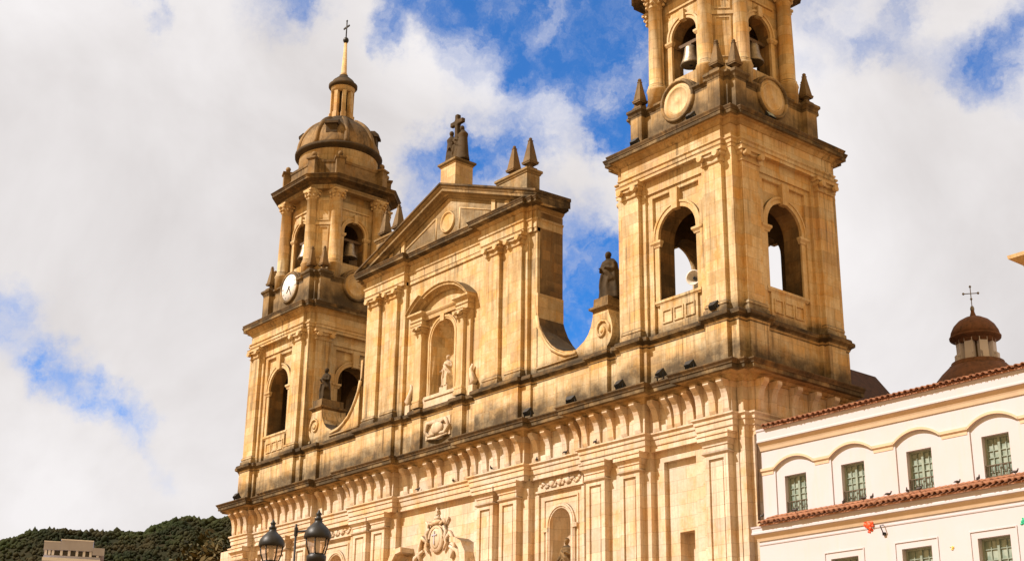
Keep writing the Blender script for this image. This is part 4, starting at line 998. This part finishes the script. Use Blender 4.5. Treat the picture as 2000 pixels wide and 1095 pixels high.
# ================================================================== FLOODLIGHTS, HORN
def floodlight(loc, label, yaw=0., s=1.):
    e = empty('floodlight', loc, label, 'floodlight', 'floodlights on the cornices')
    T = Matrix.Translation(loc) @ Matrix.Rotation(yaw, 4, 'Z') @ Matrix.Scale(s, 4)
    m = MB(); m.M = T @ Matrix.Translation((0, 0, .30)) @ Matrix.Rotation(R(-35), 4, 'X')
    m.add([(-.24, -.13, -.18), (.24, -.13, -.18), (.24, -.13, .18), (-.24, -.13, .18), (-.16, .14, -.11), (.16, .14, -.11), (.16, .14, .11), (-.16, .14, .11)], [(0, 1, 2, 3), (4, 7, 6, 5), (0, 4, 5, 1), (1, 5, 6, 2), (2, 6, 7, 3), (3, 7, 4, 0)])
    for k in range(5): m.box(-.13 + k * .06, -.11 + k * .06, .12, .19, -.1, .1)
    m.build('housing', 'lampblack', e)
    m = MB(); m.M = T @ Matrix.Translation((0, 0, .30)) @ Matrix.Rotation(R(-35), 4, 'X'); m.box(-.21, .21, -.142, -.128, -.15, .15); m.build('lens', 'pane', e)
    m = MB(); m.M = T; m.box(-.27, -.24, -.03, .03, .04, .32); m.box(.24, .27, -.03, .03, .04, .32); m.box(-.27, .27, -.05, .05, 0, .04); m.build('bracket', 'iron', e)
for x, y, z, yaw, lab in [
    (1.35, -4.2, 18.10, 3.1, 'black floodlight on the main cornice nearest the right corner of the near tower'), (-.35, -4.2, 18.10, 2.9, 'black floodlight on the main cornice below the middle of the near tower'),
    (-2.75, -4.3, 18.10, 3.0, 'black floodlight on the main cornice at the left edge of the near tower'), (-6.1, -4.15, 18.10, 3.3, 'small black floodlight on the main cornice below the right scroll'),
    (-9.05, -4.2, 18.10, 3.1, 'black floodlight on the main cornice at the right corner of the gable'), (-36.4, -4.3, 18.10, 3.1, 'black floodlight at the far left end of the main cornice'),
    (1.45, -3.75, 29.64, 3.1, 'black floodlight on the upper cornice right of the blank front dial'), (-2.1, -3.75, 29.64, 3.2, 'black floodlight at the upper left corner of the near tower'),
    (3.75, -1.15, 29.64, 1.6, 'black floodlight on the shaded side cornice below the right dial'), (2.45, -3.80, 20.50, 3.1, 'black floodlight on the ledge at the foot of the near tower pilaster'),
    (-17.95, -3.1, 32.25, 3.1, 'black floodlight left of the pediment statue group'), (-15.75, -2.3, 32.15, 3.1, 'low black floodlight right of the pediment statue group')]:
    floodlight((x, y, z), lab, yaw)
e = empty('loudspeaker', (.62, -2.95, 22.08), 'grey horn loudspeaker on the window sill of the near tower', 'loudspeaker')
T = Matrix.Translation((.66, -2.95, 22.72)) @ Matrix.Rotation(R(18), 4, 'Z') @ Matrix.Rotation(PI / 2, 4, 'X')
m = MB(); m.M = T; m.lathe((0, 0, 0), [(.10, -.35), (.11, -.2), (.16, -.05), (.26, .1), (.34, .18), (.35, .2), (.31, .17), (.22, .06), (.12, -.06), (.05, -.1)], 20); m.build('horn', 'horn', e)
m = MB(); m.M = T; m.ell((0, 0, .02), .08, .08, .14); m.build('driver', 'iron', e)
m = MB(); m.tube([(.66, -2.75, 22.08), (.66, -2.75, 22.7)], .035, 6); m.box(.5, .82, -2.85, -2.6, 22.06, 22.12); m.build('bracket', 'iron', e)

# ================================================================== WHITE BUILDING
wb = empty('white_building', (10, -3, 0), 'white limewashed two storey building with clay tile eaves and green windows', 'building')
YU, YLW = 3.3, 4.0
UX = [5.83, 8.52, 11.40, 14.45]; UW, UZ0, UZ1 = .52, 11.82, 13.27
XE = 16.6
m = MB(); cuts = [4.2] + [(a + b) / 2 for a, b in zip(UX[:-1], UX[1:])] + [XE]
for i, x in enumerate(UX):
    a, b = cuts[i], cuts[i + 1]
    m.arch_face(a, b, 11.0, 14.7, x, .93, 11.0, 13.62, YU + .05, .34)
    A = [(x - .93, 11.0)] + m.arch_pts(x, .93, 13.62, 16, .34) + [(x + .93, 11.0)]
    for (p, z), (p2, z2) in zip(A[:-1], A[1:]): m.add([(p, -YU - .05, z), (p2, -YU - .05, z2), (p2, -YU + .05, z2), (p, -YU + .05, z)], [(0, 1, 2, 3)])
    rect_hole_face(m, x - 1.0, x + 1.0, 10.9, 14.4, x - UW, x + UW, UZ0, UZ1, YU, .30)
m.box(XE - .3, XE, -YU + .05, 8, 10, 14.7); m.box(4.21, 4.4, -YU + .05, 8, 10, 14.7)
wall = m.build('upper_wall', 'plaster', wb)
for i, x in enumerate(UX):
    m = MB(); m.ring(x, 13.62, .94, .10, YU + .03, YU + .12, rise=.34)
    m.build('window_arch', 'cove', wall)
for a, b in zip([3.0] + UX, UX + [XE + 1.0]):
    a2, b2 = max(a + 1.03, 4.22), min(b - 1.03, XE)
    if b2 - a2 > .05:
        m = MB(); m.mold([(a2, -YU), (a2, -YU - .05), (b2, -YU - .05), (b2, -YU)], [(-.05, 13.44), (.015, 13.44), (.02, 13.54), (.07, 13.60), (.07, 13.70), (-.05, 13.72)]); m.build('impost', 'cove', wall)
def window(x, w, z0, z1, y, parent, nx=4, nz=6, low=None):
    """Recessed casement pair: frame, glass, glazing bars, and the lower guard grille."""
    m = MB()
    for (a, b, c, d) in ((x - w, x + w, z1 - .07, z1), (x - w, x + w, z0, z0 + .06), (x - w, x - w + .07, z0 + .06, z1 - .07), (x + w - .07, x + w, z0 + .06, z1 - .07), (x - .045, x + .045, z0 + .06, z1 - .07)): m.box(a, b, y - .05, y + .06, c, d)
    f = m.build('window', 'sash', parent)
    m = MB(); m.add([(x - w, y + .02, z0), (x + w, y + .02, z0), (x + w, y + .02, z1), (x - w, y + .02, z1)], [(0, 1, 2, 3)]); m.build('pane', 'pane', f)
    m = MB()
    for sg in (-1, 1):
        for k in range(1, nx // 2):
            xx = x + sg * (.045 + (w - .115) * k / (nx / 2)); m.box(xx - .014, xx + .014, y - .02, y + .03, z0 + .06, z1 - .07)
    for k in range(1, nz):
        zz = z0 + (z1 - z0) * k / nz; m.box(x - w + .07, x + w - .07, y - .018, y + .032, zz - .013, zz + .013)
    m.build('glazing_bars', 'sash', f)
    if low:
        m = MB(); zt = z0 + low
        m.box(x - w, x + w, y - .16, y - .13, zt - .03, zt); m.box(x - w, x + w, y - .16, y - .13, z0 + .05, z0 + .07)
        n = 9
        for k in range(n + 1): xx = x - w + .02 + (2 * w - .04) * k / n; m.box(xx - .009, xx + .009, y - .155, y - .135, z0, zt - .03)
        m.build('grille', 'grille', f)
for x in UX: window(x, UW, UZ0, UZ1, -YU + .24, wall, 4, 6, .46)
for x in UX:
    m = MB(); m.box(x - UW - .06, x + UW + .06, -YU - .05, -YU + .2, UZ0 - .06, UZ0); m.build('window_sill', 'plaster', wall)
m = MB(); m.mold([(4.21, -YU - .05), (XE, -YU - .05)], [(-.3, 14.70), (.195, 14.70), (.22, 14.72), (.22, 14.79), (.205, 14.81), (.205, 15.12), (.23, 15.15), (.24, 15.18), (.24, 15.23), (-.3, 15.25)]); m.build('eave_fascia', 'plaster', wb)
m = MB(); m.mold([(4.21, -YU - .05), (XE, -YU - .05)], [(-.1, 14.40), (.04, 14.40), (.05, 14.44), (.07, 14.52), (.12, 14.63), (.17, 14.68), (.19, 14.698), (-.1, 14.699)]); m.build('eave_cove', 'cove', wb)  # underside shade painted as an ochre band
def tile_rows(name, x0, x1, y0, z0, y1, z1, parent, pitch=.24, mat='tile', seed=1):
    """Barrel clay tiles: each column a run of overlapping half-round covers over a pan."""
    rnd = random.Random(seed); m = MB(); n = int((x1 - x0) / pitch)
    d = Vector((0, y1 - y0, z1 - z0)); L = d.length; d.normalize(); up = Vector((0, -d.z, d.y))
    rows = max(1, int(L / .42))
    for i in range(n):
        xc = x0 + (i + .5) * pitch + rnd.uniform(-.012, .012)
        for r in range(rows):
            a = L * r / rows - .02 + rnd.uniform(-.02, .02); b = L * (r + 1) / rows + .05; vs = []
            for t, rr, lift in ((a, .105, .045), (b, .088, .02)):
                for k in range(7):
                    an = PI * k / 6
                    for q_ in (rr,): vs.append(Vector((xc - q_ * math.cos(an), y0, z0)) + d * t + up * (lift + q_ * math.sin(an) * .95))
            for t, rr, lift in ((a, .078, .045), (b, .066, .02)):
                for k in range(7):
                    an = PI * k / 6; vs.append(Vector((xc - rr * math.cos(an), y0, z0)) + d * t + up * (lift + rr * math.sin(an) * .95))
            m.add(vs, [(k, k + 1, k + 8, k + 7) for k in range(6)], True)
            m.add(vs, [(14 + k, 14 + k + 1, 21 + k + 1, 21 + k) for k in range(6)] + [(k, k + 1, 15 + k, 14 + k) for k in range(6)])
    p0 = Vector((0, y0, z0)); p1 = p0 + d * L
    m.add([(x0, p0.y + .06, p0.z + .01), (x1, p0.y + .06, p0.z + .01), (x1, p1.y, p1.z), (x0, p1.y, p1.z), (x0, p0.y + .06, p0.z - .05), (x1, p0.y + .06, p0.z - .05), (x1, p1.y, p1.z - .08), (x0, p1.y, p1.z - .08)],
          [(0, 1, 2, 3), (4, 5, 6, 7), (0, 1, 5, 4), (0, 3, 7, 4), (1, 2, 6, 5)])
    return m.build(name, mat, parent)
tile_rows('tiled_roof', 4.62, XE, -3.72, 15.24, 2.4, 16.95, wb, .245, 'tile', 3)
tile_rows('lower_tiled_eave', 4.78, XE + .2, -4.38, 11.32, -3.38, 11.72, wb, .235, 'tile', 5)
# lower storey
LX = [8.42, 11.47, 14.45]; LW, LZ0, LZ1 = .60, 7.6, 9.74
m = MB(); cuts = [4.5] + [(a + b) / 2 for a, b in zip(LX[:-1], LX[1:])] + [XE + 1.2]
for i, x in enumerate(LX): rect_hole_face(m, cuts[i], cuts[i + 1], 0, 11.0, x - LW, x + LW, LZ0, LZ1, YLW, .34)
m.box(4.51, 4.7, -YLW + .02, -3.2, 0, 11.0); m.box(XE + 1.0, XE + 1.2, -YLW + .02, 6, 0, 11.0)
lw = m.build('lower_wall', 'plaster', wb)
for x in LX:
    window(x, LW, LZ0, LZ1, -YLW + .27, lw, 4, 6, None)
    m = MB(); m.ring(x, 10.2, LW + .12, .05, YLW - .02, YLW + .03, rise=.001, legs=LZ0) if False else None
    for (a, b, c, d) in ((x - LW - .28, x + LW + .28, LZ1 + .22, LZ1 + .26), (x - LW - .28, x - LW - .24, LZ0, LZ1 + .22), (x + LW + .24, x + LW + .28, LZ0, LZ1 + .22)): m.box(a, b, -YLW - .03, -YLW + .02, c, d)
    m.build('window_surround', 'plaster', lw)
m = MB(); m.mold([(4.51, -3.2), (4.51, -YLW), (XE + 1.2, -YLW), (XE + 1.2, 0)], [(-.2, 11.0), (.185, 11.0), (.21, 11.02), (.21, 11.09), (.195, 11.11), (.195, 11.22), (.22, 11.25), (.23, 11.31), (-.2, 11.33)]); m.build('lower_fascia', 'plaster', wb)
m = MB(); m.mold([(4.51, -3.2), (4.51, -YLW), (XE + 1.2, -YLW), (XE + 1.2, 0)], [(-.1, 10.76), (.04, 10.76), (.05, 10.79), (.07, 10.85), (.12, 10.94), (.165, 10.985), (.18, 10.998), (-.1, 10.999)]); m.build('lower_cove', 'cove', wb)  # ochre colour carries the shade beneath the lower eave
m = MB(); m.mold([(4.51, -YLW), (XE + 1.2, -YLW)], [(-.1, 10.60), (.02, 10.60), (.03, 10.64), (-.1, 10.65)]); m.build('string_course', 'plaster', wb)
# drainpipe in the angle with the cathedral
m = MB(); m.tube([(4.12, -3.5, 11.7), (4.12, -3.5, 15.1)], .06, 8); m.build('drainpipe', 'timber', wb)
# splashes of thrown paint
def splash(x, y, z, s, mat, seed):
    rnd = random.Random(seed); m = MB(); m.M = Matrix.Translation((x, y, z)) @ Matrix.Rotation(PI / 2, 4, 'X')
    for i in range(9):
        a = rnd.random() * 6.28; d = s * rnd.random() ** .6; r = s * rnd.uniform(.12, .5) * (1.2 - d / s * .7)
        m.lathe((d * math.cos(a), d * .7 * math.sin(a), 0), [(.001, .012), (r * .8, .009 + .001 * i), (r, -.01)], 10, sx=1 + rnd.random() * .4)
    return m.build('paint_splash', mat, lw)
splash(9.62, -YLW - .012, 10.55, .13, 'red', 9); splash(9.55, -YLW - .065, 10.76, .26, 'red', 4); splash(15.60, -YLW - .01, 10.08, .16, 'green', 5); splash(12.85, -YLW - .01, 9.55, .09, 'yellow', 6)
m = MB(); m.tube([(10.22, -YLW - .05, 10.3), (10.22, -YLW - .25, 10.62), (10.22, -YLW - .05, 10.66)], .02, 6); m.box(10.17, 10.27, -YLW - .08, -YLW, 10.3, 10.4); m.build('wire_bracket', 'iron', lw)

# ================================================================== DOMED CHAPEL behind, and the stone front at the right edge
ch = empty('domed_chapel', (4.4, 12, 0), 'small round cream lantern with brown tiled dome and iron cross behind the white roof', 'chapel')
cx, cy = 4.66, 12.0
def chp(name, prof, mat, parent=ch, seg=28):
    m = MB(); m.lathe((cx, cy, 0), prof, seg); return m.build(name, mat, parent)
chp('chapel_drum', [(3.0, 0), (3.0, 18.6)], 'plaster'); chp('main_dome', [(3.0, 18.4), (2.7, 19.1), (2.2, 19.85), (1.75, 20.4), (1.42, 20.72), (1.2, 20.86)], 'oldtile')
chp('lantern_foot', [(1.32, 20.6), (1.34, 20.82), (1.22, 20.86), (1.22, 21.0), (1.0, 21.05)], 'oldtile')
chp('lantern_core', [(.62, 20.9), (.62, 22.2)], 'dark')
for i in range(8):
    a = i * PI / 4 + R(10); m = MB(); m.M = Matrix.Translation((cx, cy, 0)) @ Matrix.Rotation(a, 4, 'Z')
    m.box(.55, .90, -.20, .20, 21.0, 22.2); m.box(.5, 1.04, -.15, .15, 21.0, 21.35); m.box(.5, .99, -.18, .18, 21.3, 21.4); m.build('lantern_pier', 'plaster', ch)
chp('lantern_cornice', [(.6, 21.92), (.92, 21.92), (.92, 22.08), (1.0, 22.14), (1.18, 22.2), (1.2, 22.29), (.9, 22.33)], 'oldtile')
chp('lantern_dome', [(1.16, 22.26), (1.1, 22.55), (.96, 22.83), (.72, 23.08), (.42, 23.25), (.16, 23.33), (.09, 23.55), (.06, 23.85)], 'oldtile')
m = MB(); m.tube([(cx, cy, 23.5), (cx, cy, 24.85)], .022, 6); m.ell((cx, cy, 23.72), .10, .10, .16)
d = Vector((.8, .6, 0))
m.tube([Vector((cx, cy, 24.5)) - d * .34, Vector((cx, cy, 24.5)) + d * .34], .022, 6)
for p in (Vector((cx, cy, 24.85)), Vector((cx, cy, 24.5)) - d * .34, Vector((cx, cy, 24.5)) + d * .34, Vector((cx, cy, 24.22))):
    m.ell(p, .055, .055, .07, 8, 5)
    m.tube([p + Vector((-.06, 0, 0)), p + Vector((.06, 0, 0))], .02, 5)
m.build('chapel_cross', plain('grey_iron', (.20, .19, .18), .6, .3), ch)
sf = empty('stone_church', (21, 2, 0), 'stone church front whose cornice corner enters at the right edge above the white building', 'church')
m = MB(); m.box(17.9, 24, -3.6, 14, 0, 18.3); m.build('wall', 'upper', sf)
m = MB(); m.mold([(17.9, 8), (17.9, -3.6), (24, -3.6)], [(-.3, 17.9), (.05, 17.9), (.15, 18.05), (.5, 18.14), (.55, 18.22), (.95, 18.28), (1.0, 18.42), (1.05, 18.44), (1.3, 18.58), (1.32, 18.70), (-.3, 18.78)]); m.build('cornice', 'trim', sf)

# ================================================================== STREET LAMPS
def street_lamp(loc, ztop, s, label, yaw=0.):
    e = empty('street_lamp', (loc[0], loc[1], 0), label, 'street lamp', 'black lantern street lamps')
    x, y = loc; zb = ztop - 1.02 * s
    T = Matrix.Translation((x, y, zb)) @ Matrix.Rotation(yaw, 4, 'Z') @ Matrix.Scale(s, 4)
    m = MB(); m.lathe((x, y, 0), [(.22, 0), (.22, .3), (.15, .4), (.13, .9), (.09, 1.0), (.065, 1.3), (.05, zb - .35), (.08, zb - .33), (.05, zb - .28), (.05, zb - .12), (.09, zb - .10), (.06, zb - .05), (.05, zb)], 14); m.build('post', 'iron', e)
    m = MB(); m.M = T; m.lathe((0, 0, 0), [(.04, -.20), (.13, -.16), (.15, -.08), (.13, -.02), (.10, .0), (.12, .05), (.175, .08), (.18, .17), (.15, .20), (.14, .22)], 12); m.build('collar', 'iron', e)
    m = MB(); m.M = T; n = 6
    for i in range(n):
        a = i * 2 * PI / n; m.tube([(.14 * math.cos(a), .14 * math.sin(a), .20), (.19 * math.cos(a), .19 * math.sin(a), .34), (.215 * math.cos(a), .215 * math.sin(a), .52)], .013, 5)
        b = (i + 1) * 2 * PI / n; m.tube([(.215 * math.cos(a), .215 * math.sin(a), .52), (.215 * math.cos(b), .215 * math.sin(b), .52)], .014, 5)
    m.build('lantern_frame', 'iron', e)
    m = MB(); m.M = T; m.lathe((0, 0, 0), [(.135, .20), (.183, .34), (.208, .515)], n); m.sm = [False] * len(m.sm); m.build('lantern_glass', 'glass', e)
    m = MB(); m.M = T; m.lathe((0, 0, 0), [(.235, .48), (.25, .51), (.245, .56), (.225, .62), (.18, .68), (.115, .74), (.075, .78), (.07, .83), (.085, .845), (.05, .86), (.04, .90), (.058, .93), (.03, .96), (.012, 1.0), (.001, 1.02)], 12); m.build('lamp_cap', 'iron', e)
    m = MB(); m.M = T; m.lathe((0, 0, 0), [(.05, .18), (.045, .28), (.06, .32), (.05, .44), (.001, .47)], 10); m.build('lamp_bulb', plain('milk_bulb', (.75, .73, .72), .3), e)
street_lamp((19.30, -33.57), 5.90, .88, 'left one of the two black lantern street lamps, set lower before the facade')
street_lamp((21.38, -33.97), 5.72, .86, 'right one of the two black lantern street lamps, set higher before the facade', .3)
e = empty('slim_pole', (5.75, -25.06, 0), 'slim dark pole with a short arm standing between the two lantern lamps', 'pole')
m = MB(); m.tube([(5.75, -25.06, 0), (5.75, -25.06, 8.64)], [.05, .03], 8); m.lathe((5.75, -25.06, 0), [(.16, 0), (.16, .25), (.07, .3)], 12); m.build('shaft', 'iron', e)
m = MB(); m.tube([(5.75, -25.06, 8.42), (6.05, -24.85, 8.45), (6.2, -24.72, 8.44)], .03, 6); m.box(5.72, 5.79, -25.1, -25.02, 8.3, 8.55); m.build('arm', 'iron', e)

# ================================================================== HILLS AND WOOD, FAR LEFT
ridge = [(-828, 205, 118), (-818, 232, 132), (-807.9, 255.9, 141.5), (-802.2, 271.5, 148), (-797, 285, 151), (-789, 304.5, 150.5), (-783, 318.3, 151), (-776.2, 333.4, 152), (-774.4, 337.2, 156), (-769.3, 348, 161), (-765.2, 356.2, 163), (-761, 364.7, 161.5), (-756.6, 373, 163), (-748, 392, 168), (-735, 425, 172), (-715, 470, 168), (-690, 520, 150)]
def ridge_at(t):
    t = max(0, min(len(ridge) - 1.001, t)); i = int(t); f = t - i
    return Vector(ridge[i]).lerp(Vector(ridge[i + 1]), f)
def hill_pt(t, w):       # w: 0 on the ridge, towards the camera positive (metres)
    p = ridge_at(t); d = Vector((CAM.x - p.x, CAM.y - p.y, 0)).normalized()
    x, y = p.x + d.x * w, p.y + d.y * w
    fall = .62 * abs(w) if w < 0 else .40 * w + .0006 * w * w
    z = p.z - 3.2 - fall + 9 * noise.noise(Vector((x * .018, y * .018, 1.7))) * min(1, abs(w) / 40) + 3 * noise.noise(Vector((x * .06, y * .06, 5.1))) * min(1, abs(w) / 15)
    return Vector((x, y, z))
m = MB(); nt_, nw = 140, 50; vs = []
for i in range(nt_ + 1):
    for j in range(nw + 1): vs.append(hill_pt((len(ridge) - 1.001) * i / nt_, -90 + 380 * j / nw))
m.add(vs, [(i * (nw + 1) + j, i * (nw + 1) + j + 1, (i + 1) * (nw + 1) + j + 1, (i + 1) * (nw + 1) + j) for i in range(nt_) for j in range(nw)], True)
Mh = Mat('hill_scrub', .95, .1)
Mh.color(Mh.mix(Mh.ramp(Mh.noise(Mh.pos, .05, 6, .7), [(.35, 0.), (.65, 1.)]), (.014, .018, .009), (.026, .022, .012))); MAT['scrub'] = Mh.m
tag(m.build('hills', 'scrub'), 'dark wooded hill rising behind the cathedral at far left', 'hill', None, 'structure')
Mw = Mat('wood_foliage', .9, .1)
cw = Mw.mix(Mw.ramp(Mw.noise(Mw.pos, .045, 4, .6), [(.38, 0.), (.62, 1.)]), (.013, .019, .009), (.036, .032, .016))
cw = Mw.mix(Mw.ramp(Mw.noise(Mw.scalev(Mw.pos, (1, 1, 1)), .018, 3, .6), [(.45, 0.), (.62, .75)]), cw, (.026, .040, .012)); Mw.color(cw); MAT['wood'] = Mw.m
rnd = random.Random(21)
ico = []
bm = bmesh.new(); bmesh.ops.create_icosphere(bm, subdivisions=1, radius=1); ICO_V = [v.co.copy() for v in bm.verts]; ICO_F = [tuple(v.index for v in f.verts) for f in bm.faces]; bm.free()
m = MB()
for i in range(13000):
    t = rnd.uniform(0, len(ridge) - 1.01); w = rnd.uniform(-14, 240) if rnd.random() > .22 else rnd.uniform(-6, 6)
    p = hill_pt(t, w); s = rnd.uniform(.6, 1.6) * (1 if rnd.random() < .95 else 1.6); hh = rnd.uniform(.6, 1.3); sd = Vector((rnd.uniform(0, 90), rnd.uniform(0, 90), 0))
    vs = [Vector((v.x * s, v.y * s, v.z * s * hh)) * (1 + .9 * noise.noise(v * 2.3 + sd)) + p + Vector((0, 0, s * hh * .55)) for v in ICO_V]
    m.add(vs, ICO_F, True)
tag(m.build('forest', 'wood', None, recalc=False), 'dark green and brown wood covering the hill at lower left', 'forest', None, 'stuff')

# ================================================================== APARTMENT BLOCK IN FRONT OF THE HILL
bp = Vector((-199.5, 53.5, 0)); u = Vector((.40, .915, 0)).normalized(); v = Vector((-u.y, u.x, 0))
BM = Matrix(((u.x, v.x, 0, bp.x), (u.y, v.y, 0, bp.y), (0, 0, 1, 0), (0, 0, 0, 1)))
ap = empty('apartment_block', bp, 'pale concrete block with a white roof parapet before the wooded hill', 'building')
MAT['concrete'] = plain('pale_concrete', (.34, .36, .47), .8, 0, .10, .4); MAT['white_concrete'] = plain('white_concrete', (.66, .70, .82), .8, 0, .06, .4); MAT['darkglass'] = plain('dark_glass', (.035, .03, .035), .2, 0, .3, .3)
def apb(name, boxes, mat, parent=None):
    m = MB(); m.M = BM
    for b in boxes: m.box(*b)
    return m.build(name, mat, parent or ap)
w_ = apb('wall', [(-5.6, 3.9, 0, 9, 0, 39.6)], 'concrete')
apb('roof_parapet', [(-2.9, 2.5, -.25, 9, 40.55, 42.25), (-5.7, -2.9, -.15, 9, 40.5, 41.85), (2.5, 4.5, -.15, 8, 39.95, 41.2)], 'concrete'); apb('parapet_coping', [(-2.95, 2.55, -.32, 9, 42.25, 42.42), (-5.75, -2.95, -.2, 9, 41.85, 41.98)], 'white_concrete')
apb('floor_band', [(-5.75, 3.95, -.35, .0, 38.55, 39.15), (-5.75, 3.95, -.35, 0, 35.2, 35.9), (-5.75, 3.95, -.35, 0, 32, 32.7)], 'white_concrete')
apb('top_storey', [(-5.4, 3.6, .5, 9, 39.1, 40.6)], 'darkglass')
for x in (-5.5, -4.9, -4.3, -2.9, -1.6, -.3, .9, 2.0, 3.2): apb('pier', [(x, x + .42, .1, .62, 39.1, 40.6)], 'white_concrete')
for z in (36.2, 33.0, 29.8):
    for x in (-5.0, -3.2, -1.4, .4, 2.2): apb('window', [(x, x + 1.3, -.03, .05, z, z + 1.9)], 'darkglass')

# ================================================================== TREE
def tree(loc, h, cr, label, seed, nclump=120, leaf=.34):
    rnd = random.Random(seed); e = empty('tree', loc, label, 'tree')
    m = MB(); x, y, z = loc
    top = h * .62
    m.tube([(x, y, z), (x + .1, y, z + h * .3), (x - .1, y + .1, z + top)], [.45, .34, .2], 10)
    tips = []
    for i in range(14):
        a = rnd.random() * 6.28; zz = z + h * rnd.uniform(.34, .62); d = cr * rnd.uniform(.5, .95); e2 = Vector((x + d * math.cos(a), y + d * math.sin(a), zz + h * rnd.uniform(.08, .32)))
        mid = Vector((x + d * .45 * math.cos(a), y + d * .45 * math.sin(a), zz + h * .06)); m.tube([(x, y, zz), mid, e2], [.14, .09, .03], 6); tips.append(e2)
    m.build('trunk', 'timber', e)
    m = MB()
    for i in range(nclump):
        a = rnd.random() * 6.28; ph = math.acos(rnd.uniform(-.7, 1)); rr = cr * rnd.uniform(.45, 1.0)
        c = Vector((x + rr * math.sin(ph) * math.cos(a), y + rr * math.sin(ph) * math.sin(a), z + h * .66 + h * .34 * math.cos(ph) * rnd.uniform(.7, 1)))
        for k in range(46):
            p = c + Vector((rnd.gauss(0, 1), rnd.gauss(0, 1), rnd.gauss(0, .8))) * cr * .13
            n_ = Vector((rnd.gauss(0, 1), rnd.gauss(0, 1), rnd.gauss(0, 1) + .5)).normalized(); t_ = n_.orthogonal().normalized(); b_ = n_.cross(t_); s = leaf * rnd.uniform(.6, 1.3)
            t_, b_ = (t_ * math.cos(k) + b_ * math.sin(k)), (b_ * math.cos(k) - t_ * math.sin(k))
            m.add([p - t_ * s, p + b_ * s * .45, p + t_ * s, p - b_ * s * .45], [(0, 1, 2, 3)])
    Ml = Mat('tree_leaves', .7, .2)
    Ml.color(Ml.mix(Ml.ramp(Ml.noise(Ml.pos, .55, 3, .6), [(.36, 0.), (.6, 1.)]), (.028, .034, .011), (.095, .07, .022)))
    m.build('crown', Ml.m, e, recalc=False)
tree((-64.0, 9.0, 0), 21.0, 3.9, 'brown green tree before the hill at the left foot of the cathedral', 5)

# ================================================================== PIGEONS
def pigeon_mesh():
    m = MB()
    m.ell((0, 0, .15), .075, .14, .075, 12, 8); m.tube([(0, -.10, .17), (0, -.145, .24), (0, -.155, .275)], [.055, .04, .035], 8); m.ell((0, -.16, .285), .036, .045, .038, 10, 6)
    m.tube([(0, -.20, .283), (0, -.228, .276)], [.012, .004], 6)
    m.add([(-.04, .1, .16), (.04, .1, .16), (.055, .27, .11), (-.055, .27, .11), (-.03, .1, .12), (.03, .1, .12), (.05, .27, .095), (-.05, .27, .095)], [(0, 1, 2, 3), (4, 7, 6, 5), (0, 4, 5, 1), (1, 5, 6, 2), (2, 6, 7, 3), (3, 7, 4, 0)])
    for sg in (-1, 1): m.ell((sg * .062, .04, .165), .025, .15, .055, 8, 6); m.tube([(sg * .03, -.01, .09), (sg * .03, -.015, 0)], .009, 5); m.tube([(sg * .03, -.05, .006), (sg * .03, .01, .006)], .008, 4)
    return m
pg = None
BIRDS = [(4.95, -4.30, 11.56, 1.2, 'pigeon on the lower tiled eave close to the cathedral corner'), (6.55, -4.32, 11.56, 2.0, 'pigeon on the lower tiled eave just right of the first upper window'),
    (8.75, -4.28, 11.56, .8, 'pigeon on the lower tiled eave below the second upper window'), (9.55, -4.2, 11.58, 2.6, 'dark pigeon on the lower tiled eave at the right jamb of the second window'), (9.95, -4.22, 11.58, 1.0, 'pigeon next to the dark one, right of the second upper window'),
    (10.65, -4.24, 11.57, 2.2, 'pigeon on the lower tiled eave left of the third upper window'), (11.5, -4.3, 11.55, .4, 'upright pigeon on the eave below the left half of the third window'), (11.98, -4.3, 11.55, 1.5, 'pigeon on the eave below the right half of the third window'),
    (13.45, -4.24, 11.57, 2.8, 'pigeon on the lower eave between third and fourth upper windows'), (14.25, -4.24, 11.57, .9, 'pigeon on the lower eave below the fourth upper window'), (15.6, -4.24, 11.57, 1.8, 'pigeon on the lower eave at the right edge of the picture'),
    (-12.75, -3.2, 31.68, 2.6, 'pigeon on the left end of the right gable pedestal'), (-9.0, -3.68, 16.16, 1.0, 'pigeon on the architrave ledge above the lower right niche'), (-7.0, -3.68, 16.16, 1.9, 'pigeon on the architrave ledge at the right end of the lower niche bay'),
    (-15.4, -3.68, 16.16, .9, 'pigeon on the architrave ledge over the coat of arms, right side'), (-18.4, -3.68, 16.16, 2.2, 'pigeon on the architrave ledge over the coat of arms, left side'), (-4.6, -4.05, 16.16, 1.4, 'pigeon on the architrave ledge over the near tower left pilasters'),
    (-11.9, -4.05, 16.16, .5, 'pigeon on the architrave ledge over the pilasters right of the door'), (-.35, -4.4, 18.12, 2.9, 'pigeon on the main cornice beside a floodlight under the near tower')]
pm = pigeon_mesh()
for x, y, z, yaw, lab in BIRDS:
    if pg is None:
        pg = pm.build('pigeon', 'pigeon'); o = pg
    else: o = pg.copy(); col.objects.link(o)
    o.location = (x, y, z); o.rotation_euler = (0, 0, yaw); o.scale = (.62, .62, .62); tag(o, lab, 'pigeon', 'pigeons on the ledges and eaves')
